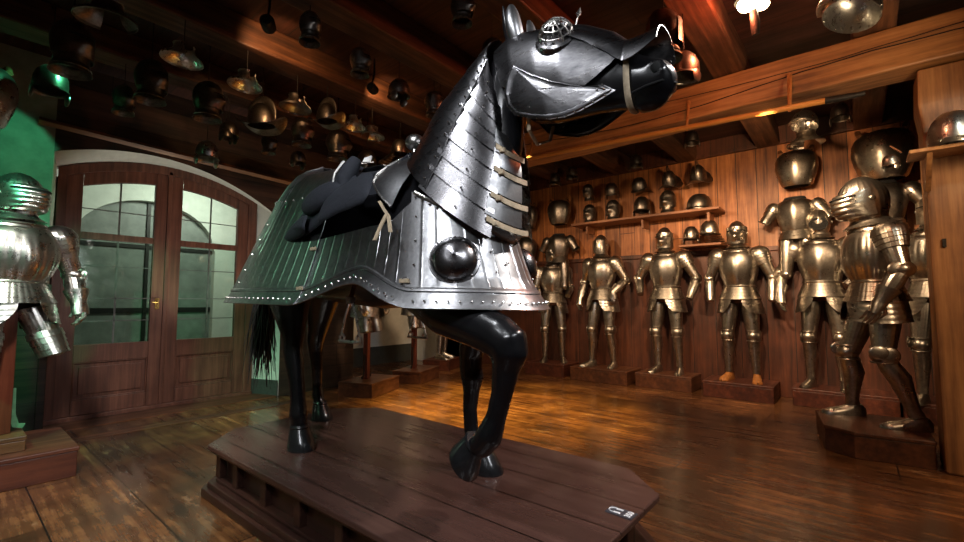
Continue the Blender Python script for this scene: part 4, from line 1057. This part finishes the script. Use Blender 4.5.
# --- half armours hung on the right wall
def half_armor(label, loc, rz, sc, mat='steel_warm', dark='void', cuisses=True, name='half_armor', arms=True):
    root = empty(name, loc, label, 'half armor', rz, None, sc)
    m = MB().lathe([(.135, 1.0), (.150, 1.03), (.17, 1.12), (.19, 1.2), (.185, 1.28), (.16, 1.34), (.13, 1.36)], n=40, sy=.78, shape=lambda th, z: 1 + .09*math.exp(-((abs(math.atan2(math.sin(th-PI/2), math.cos(th-PI/2))))/.2)**2))
    m.build('breastplate', mat, root, solid=.003)
    MB().lathe([(.0, 1.34), (.105, 1.35), (.115, 1.37), (.10, 1.40)], n=28, sy=.7).build('neck_opening', dark, root)
    m = MB()
    for i in range(3): m.lathe([(.142+.012*i, 1.01-.035*i), (.160+.012*i, .975-.035*i)], n=32, sy=.8)
    m.build('fauld', mat, root, solid=.002)
    if arms:
        for sx in (-1, 1):
            m = MB(); m.lathe([(.002, .07), (.05, .06), (.075, .03), (.083, 0), (.083, -.04), (.076, -.045), (.074, -.09), (.066, -.12), (.064, -.19), (.075, -.20)], (sx*.205, 0, 1.29), R('Y', sx*-32), 24)
            m.build('pauldron', mat, root, solid=.003)
    if cuisses:
        for sx in (-1, 1):
            m = MB(); limb(m, (sx*.09, 0, .90), (sx*.11, .03, .52), [(0, .085), (.3, .085), (.7, .072), (1, .06)]); m.build('cuisse', mat, root)
            MB().ball((sx*.11, .03, .51), .062, nu=18, nv=10).build('poleyn', mat, root)
    MB().box((0, -.14, 1.15), (.05, .16, .04)).build('wall_bracket', 'iron', root, smooth=False)
    return root
half_armor('half armour with short arms and thigh plates hung right of the orange-shoed suit', (6.66, .53, 1.0), 86, 1.06)
half_armor('dark half armour with arms hung high on the wall, just behind the striding suit helmet', (6.66, -.28, 1.0), 84, 1.1)
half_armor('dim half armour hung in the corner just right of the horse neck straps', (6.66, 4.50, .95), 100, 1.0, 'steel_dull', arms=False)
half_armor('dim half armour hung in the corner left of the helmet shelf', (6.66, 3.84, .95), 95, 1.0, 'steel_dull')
def breast(label, loc, rz, sc, mat='steel_warm'):
    root = empty('breastplate', loc, label, 'breastplate', rz, None, sc)
    MB().lathe([(.13, -.20), (.15, -.18), (.185, -.07), (.205, .02), (.20, .10), (.18, .15), (.14, .19), (.11, .20)], n=40, sy=.7, shape=lambda th, z: 1+.07*math.exp(-((abs(math.atan2(math.sin(th-PI/2), math.cos(th-PI/2))))/.25)**2)).build('chest_plate', mat, root, solid=.003)
    for sx in (-1, 1): MB().tube([(sx*.14, .05, .19), (sx*.155, .0, .24), (sx*.14, -.08, .20)], (.012, .02), 8).build('shoulder_strap', 'leather_brown', root)
    MB().box((0, -.15, 0), (.05, .12, .04)).build('wall_bracket', 'iron', root, smooth=False)
    return root
breast('rounded breastplate hung above the half armour with short arms', (6.69, .50, 2.84), 88, 1.08)
breast('broad dark breastplate hung near the ceiling left of the post', (6.66, -.30, 2.83), 84, 1.35)
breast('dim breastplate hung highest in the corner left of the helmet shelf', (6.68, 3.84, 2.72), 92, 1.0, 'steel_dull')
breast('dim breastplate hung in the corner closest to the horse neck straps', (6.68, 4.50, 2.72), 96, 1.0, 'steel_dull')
breast('large green-lit breastplate hanging above the left fluted suit', (.09, 5.0, 2.76), 200, 1.15, 'steel_bright')

# --- armours on post stands behind the horse
stand('display_plinth', rect(3.74, 5.05, .72, .50, 22), .18, 'dark base block of the post stand seen under the horse belly, left one')
stand('display_plinth', rect(4.78, 5.28, .72, .46, 22), .18, 'dark base block of the post stand seen under the horse belly, right one')
stand('display_plinth', rect(5.92, 5.86, .62, .5, 24), .18, 'reddish plinth in front of the white niche under bare greaves', 'block_red')
for x, y, lb in ((3.70, 5.08, 'post stand with rump-level armour visible between the hind legs and stirrup'), (4.74, 5.30, 'post stand with armour visible just right of the hanging stirrup')):
    r = suit(lb, (x, y, .18), 205, 1.10, 'steel_warm', 'close', 0, legs=False, post=True, lg=[dict(h=(.10, 0, .90), k=(.14, .06, .60), a=(.13, 0, .1), t=0), dict(h=(-.10, 0, .90), k=(-.14, .06, .60), a=(-.13, 0, .1), t=0)])
suit('steel suit whose slim legs show under the horse belly', (5.92, 5.86, .18), 205, 1.08, 'steel_warm', 'close')

# ============================================================ SHELVES
sh1 = tag(MB().bx(6.50, XR-.062, 1.34, 3.52, 2.43, 2.465).build('wall_shelf', 'shelf_wood', smooth=False, bevel=.004), 'long wooden wall shelf carrying a row of helmets', 'shelf')
for y in (1.5, 2.4, 3.3): MB().bx(6.62, XR-.062, y-.015, y+.015, 2.30, 2.428).build('bracket', 'shelf_wood', sh1, smooth=False)
sh2 = tag(MB().bx(6.50, XR-.062, 1.33, 1.86, 1.955, 1.985).build('wall_shelf', 'shelf_wood', smooth=False, bevel=.004), 'short low wall shelf under the right end of the long one', 'shelf')
sh3 = tag(MB().bx(4.28, 4.555, -.84, -.33, 2.235, 2.26).build('post_shelf', 'beam_z', smooth=False, bevel=.004), 'small board shelf fixed high on the timber post', 'shelf')
MB().grid([[(4.55, -.45, 2.23), (4.55, -.45, 2.0)], [(4.32, -.45, 2.23), (4.54, -.45, 2.0)]]).build('bracket', 'beam_z', sh3, smooth=False, solid=.03)

# ============================================================ SINGLE HELMETS
def gorget_piece(par, mat, c, rot):
    M = rot; c = Vector(c)
    m = MB(); m.lathe([(.10, -.03), (.105, .0), (.11, .04), (.13, .065), (.165, .085), (.17, .09)], c, M, 32, 1, .85, None, False, 20, 320)
    return m
def helmet(kind, label, loc, rz=0, sc=1.0, mat='steel_dull', tilt=0, group=None, hang=False, name=None):
    """a helmet on its own; loc is the bottom centre. hang: hook and cord up to the ceiling"""
    nm = name or {'close': 'close_helmet', 'morion': 'morion_helmet', 'gorget': 'gorget', 'bowl': 'burgonet', 'skull': 'skullcap_helmet', 'lobster': 'tailed_helmet'}[kind]
    root = empty(nm, loc, label, {'gorget': 'gorget'}.get(kind, 'helmet'), rz, group, sc)
    M = R('X', tilt)
    def T(mm):
        q = MB(); q.v = [tuple(M @ Vector(v)) for v in mm.v]; q.f = mm.f; return q
    if kind == 'close':
        pr = [(.088, .0), (.085, .03), (.100, .07), (.112, .12), (.112, .17), (.10, .21), (.078, .245), (.045, .27), (.001, .28)]
        sk = T(MB().lathe(pr, n=44, sx=.9, sy=1.1, shape=lambda th, z: 1 + .09*math.exp(-(min(abs(th-PI/2), abs(th-3*PI/2))/.09)**2)*(z > .11))).build('skull', mat, root, solid=.002)
        mm = MB(); rows = []
        for i in range(15):
            t = i/14; z = .03 + .16*t; tip = .04*math.exp(-((t-.45)/.25)**2)
            rows.append([(.108*math.sin(a), (.120+tip*max(0, math.cos(a))**4)*math.cos(a), z) for a in [math.radians(-90+180*q/20) for q in range(21)]])
        mm.grid(rows); T(mm).build('visor', mat, root, solid=.003)
        T(MB().tube([(.09*math.sin(a), .135*math.cos(a), .155) for a in [math.radians(-50+100*k/8) for k in range(9)]], .005, 6)).build('eye_slit', 'void', root)
        mm = MB()
        mm.lathe([(.088, .004), (.092, -.012), (.103, -.03), (.098, -.034), (.108, -.055)], n=32, sy=1.05)
        T(mm).build('neck_lames', mat, root, solid=.002)
    elif kind == 'morion':
        T(MB().lathe([(.105, .0), (.108, .05), (.10, .11), (.08, .16), (.05, .195), (.001, .21)], n=40, sx=.9, sy=1.15)).build('skull', mat, root, solid=.002)
        T(MB().tube([(0, .125*math.cos(a), .06 + .19*math.sin(a)) for a in [PI*k/14 for k in range(15)]], [(.004+.03*math.sin(PI*k/14), .005) for k in range(15)], 8, True, (0, 0, 1))).build('comb', mat, root)
        mm = MB(); rows = []
        for r_ in (.098, .13, .165, .18): rows.append([(r_*.92*math.cos(a), r_*1.25*math.sin(a), .0 + (r_-.098)*(1.4*abs(math.sin(a))**3 - .45)) for a in [2*PI*k/40 for k in range(40)]])
        mm.grid(rows, True); T(mm).build('brim', mat, root, solid=.003)
    elif kind == 'skull':
        T(MB().lathe([(.112, .0), (.115, .05), (.11, .10), (.09, .15), (.055, .185), (.001, .2)], n=36, sx=.92, sy=1.1, shape=lambda th, z: 1 + .05*math.exp(-(min(abs(th-PI/2), abs(th-3*PI/2))/.08)**2)*(z > .06))).build('skull', mat, root, solid=.002)
        T(MB().lathe([(.112, .012), (.124, .0), (.128, -.012)], n=36, sx=.92, sy=1.1)).build('brim', mat, root, solid=.002)
        for sx in (-1, 1): T(MB().ball((sx*.108, .0, -.035), (.012, .05, .055), nu=14, nv=8)).build('cheek_piece', mat, root)
    elif kind == 'bowl':
        T(MB().lathe([(.15, .0), (.152, .05), (.145, .10), (.12, .15), (.08, .185), (.001, .2)], n=40, sx=.9, sy=1.15, shape=lambda th, z: 1 + .04*math.exp(-(min(abs(th-PI/2), abs(th-3*PI/2))/.06)**2)*(z > .06))).build('skull', mat, root, solid=.002)
        T(MB().grid([[(.13*math.sin(a), .165*math.cos(a), .03) for a in [math.radians(-60+120*k/14) for k in range(15)]], [(.15*math.sin(a), (.165+.07)*math.cos(a), .015) for a in [math.radians(-60+120*k/14) for k in range(15)]]])).build('peak', mat, root, solid=.003)
        mm = MB()
        for k in range(10):
            a = 2*PI*(k+.5)/10; mm.ball((.138*math.cos(a), .176*math.sin(a), .02), .007, nu=8, nv=5)
        T(mm).build('rivets', 'steel_rivet', root)
    elif kind == 'lobster':
        T(MB().lathe([(.11, .0), (.115, .06), (.10, .13), (.06, .18), (.001, .2)], n=36)).build('skull', mat, root, solid=.002)
        mm = MB()
        for i in range(5):
            mm.grid([[((.12+.008*i)*math.sin(a), -(.10+.035*i + .03*q)*math.cos(a)**.5, .01-.028*i-.02*q) for a in [math.radians(-70+140*k/12) for k in range(13)]] for q in (0, 1)])
        T(mm).build('neck_tail', mat, root, solid=.002)
        T(MB().grid([[(.12*math.sin(a), .12*math.cos(a), .02) for a in [math.radians(-60+120*k/12) for k in range(13)]], [(.13*math.sin(a), .21*math.cos(a), .0) for a in [math.radians(-60+120*k/12) for k in range(13)]]])).build('peak', mat, root, solid=.003)
    else:
        T(MB().lathe([(.085, .14), (.088, .11), (.10, .08), (.13, .05), (.175, .02), (.18, .0)], n=36, sx=1, sy=.85, a0=-60, a1=240, shape=lambda th, z: 1 + .12*math.sin(th)*(z < .06))).build('collar_plate', mat, root, solid=.003)
        T(MB().tube([(.088*math.cos(a), .075*math.sin(a), .14) for a in [math.radians(-60+300*k/24) for k in range(25)]], .005, 6)).build('rolled_edge', mat, root)
    if hang:
        top = (CEIL - loc[2]) / (sc if not isinstance(sc, tuple) else sc[2])
        MB().tube([(0, 0, .10), (0, 0, top)], .004, 6).tube([(0, 0, top), (0, 0, top-.03), (.02, 0, top-.045), (.02, 0, top-.02)], .005, 6).build('hanging_hook', 'iron', root)
    return root

# helmets on the shelf and on pegs above it
SHZ = 2.466
G1, G2 = 'helmets standing on the long shelf', 'helmets on pegs above the long shelf'
for y, kind, sc, rz, lb in ((3.27, 'close', .95, 90, 'small visored helmet at the far left end of the long shelf'),
                            (2.87, 'close', 1.0, 80, 'ribbed visored helmet second from the left on the long shelf'),
                            (2.42, 'skull', 1.1, 95, 'open helmet with dark hollow in the middle of the long shelf'),
                            (2.04, 'close', 1.05, 85, 'helmet with a sharply keeled visor second from the right on the long shelf'),
                            (1.62, 'bowl', 1.15, 92, 'largest round ribbed helmet at the right end of the long shelf')):
    helmet(kind, lb, (6.68, y, SHZ + (.055*sc if kind == 'close' else .09*sc if kind == 'skull' else 0)), rz, sc, 'steel_dull', group=G1)
for y, kind, sc, tl, lb in ((3.29, 'close', .8, -15, 'small helmet on a peg above the left end of the shelf'), (2.89, 'skull', .9, -20, 'cap helmet on a peg, second from the left above the shelf'),
                            (2.45, 'lobster', .95, -25, 'helmet on a peg above the shelf with a tilted peak, third from left'), (2.01, 'morion', 1.0, -30, 'brimmed helmet on a peg above the keeled visor helmet'),
                            (1.62, 'morion', 1.05, -30, 'brimmed helmet on a peg above the largest shelf helmet')):
    r = helmet(kind, lb, (6.70, y, 2.90), 90, sc, 'steel_dull', tl, G2)
    MB().tube([(0, -.22/sc, .06), (0, .0, .06)], .012, 8).build('peg', 'shelf_wood', r)
helmet('lobster', 'rusty open helmet on the short low shelf', (6.68, 1.50, 2.12), 75, 1.0, 'steel_warm')
helmet('skull', 'dark helmet in the shade under the long shelf, beside the pointed visor suit', (6.68, 1.74, 2.08), 90, .9, 'steel_dull')
# helmet on the post shelf, hanging pieces beside
helmet('bowl', 'large pale steel burgonet bowl on the post shelf', (4.385, -.56, 2.262), 90, (.95, .9, 1.2), 'steel_bright')
r = helmet('skull', 'small brassy cap hung on a peg just left of the post shelf', (4.42, -.24, 2.20), 40, .42, 'steel_warm')
MB().tube([(0, 0, .35), (-.10, -.10, .2)], .014, 6).build('peg', 'shelf_wood', r)

# hanging helmets: pixel seen, hanging height of the helmet base, kind, scale, facing, label
def hang(u, v, z, kind, sc, rz, lb, mat='steel_dull', grp=None, tilt=0):
    p = at(u, v, z=z)
    sc *= .88
    return helmet(kind, lb, (p.x, p.y, p.z - .12*sc), rz, sc, mat, tilt, grp, True)
HL = [
 (72, 46, 2.98, 'close', 1.25, 200, 'largest dark helmet hanging at upper left, over the left suit'),
 (51, 76, 2.93, 'skull', 1.1, 190, 'round helmet hanging just below the largest one at upper left'),
 (108, 6, 3.0, 'gorget', 1.0, 150, 'green-tinted plate collar hanging at the very top left'),
 (124, 99, 2.95, 'close', .85, 200, 'small helmet hanging left of the glossy one above the door'),
 (151, 80, 2.98, 'close', 1.15, 200, 'glossy green-tinted helmet hanging above the left door leaf'),
 (184, 48, 3.05, 'gorget', .9, 20, 'pale open collar hanging above the glossy helmet'),
 (208, 100, 2.97, 'close', 1.15, 215, 'tilted helmet hanging above the middle of the double door'),
 (229, 127, 2.97, 'skull', .85, 200, 'small cap hanging between the tilted helmet and the green bowl'),
 (207, 148, 2.72, 'skull', 1.0, 190, 'bright green-lit bowl hanging low over the door arch'),
 (247, 75, 3.05, 'gorget', .9, 30, 'curved white-edged collar hanging under the lit joist, left'),
 (262, 113, 2.97, 'morion', 1.15, 220, 'helmet with a wide ring-like brim hanging right of the door'),
 (226, 132, 2.9, 'skull', .6, 200, 'tiny dim cap hanging low beside the green bowl'),
 (269, 143, 2.92, 'close', .75, 205, 'small helmet hanging directly below the ring-brimmed one'),
 (302, 131, 2.96, 'close', 1.0, 210, 'shiny helmet hanging over the horse rump'),
 (297, 98, 3.05, 'gorget', .95, 15, 'pair-like curved collar hanging under the lit joist, middle'),
 (298, 156, 2.86, 'skull', .8, 200, 'dim cap hanging lowest over the rump'),
 (338, 144, 2.96, 'close', 1.15, 225, 'golden-lit helmet hanging over the velvet saddle'),
 (327, 111, 3.02, 'morion', .95, 200, 'broad brimmed helmet hanging above the saddle cloth'),
 (355, 119, 3.05, 'gorget', .85, 25, 'bright crescent collar hanging beside the broad brimmed helmet'),
 (372, 129, 3.02, 'gorget', .85, 200, 'jagged pale collar hanging left of the pommel knob'),
 (367, 156, 2.96, 'skull', 1.0, 215, 'dim helmet hanging just above the saddle roll'),
 (400, 145, 3.0, 'lobster', 1.0, 230, 'dim tailed helmet hanging behind the pommel knob'),
 (310, 27, 3.1, 'close', .75, 180, 'green-tinted helmet hanging between the lit joist and the next one'),
 (360, 61, 3.1, 'close', .75, 200, 'pale helmet hanging between the two lit spotlights'),
 (399, 86, 3.08, 'skull', .85, 200, 'round cap hanging right of the second spotlight'),
 (434, 103, 3.05, 'close', .8, 210, 'helmet hanging against the horse crest'),
 (440, 118, 3.0, 'gorget', .6, 210, 'small pale collar by the horse crest'),
 (462, 8, 3.1, 'close', .7, 190, 'green-glinting helmet hanging left of the horse ears'),
 (492, 45, 3.08, 'skull', .7, 190, 'dim greenish cap hanging just behind the horse ears'),
 (664, 34, 2.98, 'close', 1.15, 250, 'large dark helmet hanging behind the horse muzzle'),
 (684, 62, 2.90, 'skull', 1.0, 250, 'dim cap hanging low beside the large dark helmet behind the muzzle'),
]
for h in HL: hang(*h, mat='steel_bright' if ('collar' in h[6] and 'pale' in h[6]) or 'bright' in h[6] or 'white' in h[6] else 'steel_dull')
hang(850, -2, 3.05, 'bowl', 1.1, 60, 'large bright helmet hanging at the top edge right of the ceiling lamp', 'steel_bright', tilt=15)
p = at(804, 118, x=5.9); helmet('bowl', 'shiny rounded helmet hanging beneath the girder by the pole tip', (p.x, p.y, p.z-.1), 70, .85, 'steel_bright', 10, None, True)
p = at(806, 134, x=6.0); helmet('gorget', 'plate collar hanging just under the shiny rounded helmet', (p.x, p.y, p.z-.12), 70, 1.0, 'steel_warm', 0, None, True)
p = at(840, 112, x=6.2); helmet('skull', 'dim helmet in the dark under the girder, right of the plate collar', (p.x-.1, p.y, p.z-.1), 80, .8, 'steel_dull', 0, None, True)
for u, v, lb in ((555, 178, 'dim helmet hanging in the dark corner, left one'), (572, 172, 'dim helmet hanging in the dark corner, right one'), (692, 137, 'dim helmet hanging under the pole, above the peg helmets'), (636, 160, 'dim helmet hanging in the dark above the shelf middle')):
    p = at(u, v, x=6.2); helmet('skull', lb, (p.x, p.y, p.z-.08), 100, .8, 'steel_dull', 0, None, True)

# ============================================================ POLE UNDER THE GIRDER
py = [(4.36, 3.4, 2.91), (4.36, 1.4, 2.83), (4.36, .12, 2.775)]
pole = tag(MB().tube(py, .024, 12).build('lance_pole', 'pole_orange'), 'long orange wooden pole slung under the girder with a dark steel tip', 'pole')
MB().tube([(4.36, .12, 2.775), (4.36, -.02, 2.768), (4.36, -.12, 2.764)], [.027, .024, .016], 12).build('pole_tip', 'iron', pole)
for y, zz in ((2.9, 2.89), (1.14, 2.82), (.35, 2.785)):
    MB().tube([(4.43, y, 3.10), (4.395, y, 3.0), (4.375, y+.005, zz+.03), (4.36, y, zz-.03), (4.345, y, zz), (4.385, y-.01, 3.0), (4.43, y-.01, 3.09)], (.012, .004), 6, True, (0, 1, 0)).build('leather_loop', 'leather_orange', pole)

# ============================================================ CEILING LAMPS
def spot_fixture(loc, aim, label, r=.055, bulb='bulb_warm', power=25, col=WARM, spot=100, drop=None):
    root = empty('ceiling_spotlight', loc, label, 'lamp')
    d = (Vector(aim) - Vector(loc)).normalized(); M = d.to_track_quat('-Z', 'Y').to_matrix().to_4x4()
    MB().lathe([(.001, .13), (r*.6, .13), (r, .10), (r, 0), (r*.9, 0), (r*.85, .04), (.001, .06)], (0, 0, 0), M, 20).build('lamp_housing', 'iron', root)
    MB().lathe([(.001, .028), (r*.8, .03), (r*.8, .034)], (0, 0, 0), M, 20).ball((0, 0, 0), r*.42, nu=12, nv=8).build('bulb', bulb, root)
    tz = (drop or CEIL) - loc[2]
    MB().tube([M @ Vector((0, 0, .10)), (0, 0, max(.14, tz*.5)), (0, 0, tz)], .009, 6).build('lamp_arm', 'iron', root)
    l = lamp('SPOT', tuple(Vector(loc) + d*.06), aim, power, col, .04, spot); l.parent = root
    l.location = d*.06; return root
c = at(748, 4, z=3.18)
root = empty('ceiling_lamp', c, 'glaring warm ceiling lamp on a drop arm at top right of the horse muzzle', 'lamp')
MB().ball((0, 0, 0), (.065, .065, .045), nu=18, nv=12).ball((.07, -.07, .005), (.045, .045, .035), nu=14, nv=10).build('bulb', 'bulb_warm', root)
MB().lathe([(.02, .09), (.07, .07), (.085, .03), (.08, .02)], n=24).tube([(0, 0, .08), (0, 0, CEIL-c.z)], .012, 8).build('lamp_hood', 'iron', root, solid=.002)
MB().tube([(.03, -.02, 0), (.04, -.03, -.12), (.05, -.03, -.20)], [.02, .03, .022], 10).build('lamp_arm', 'iron', root)
l = lamp('POINT', (0, 0, 0), None, 34, (1, .18, .07), .05); l.parent = root; l.location = (0.0, 0, -.07)
spot_fixture(at(737, 103, x=5.0), (6.6, .9, .8), 'small bright spotlight hanging under the girder above the suits', .045, power=30)
spot_fixture(at(269, 27, z=3.2), (1.75, 3.72, 3.3), 'small spotlight on the joist nearer the door', .05, 'bulb_small', 22, (1, .55, .25), 80)
spot_fixture(at(374, 90, z=3.2), (2.9, 3.72, 3.3), 'small spotlight on the lit joist over the saddle', .045, 'bulb_small', 18, (1, .55, .25), 80)
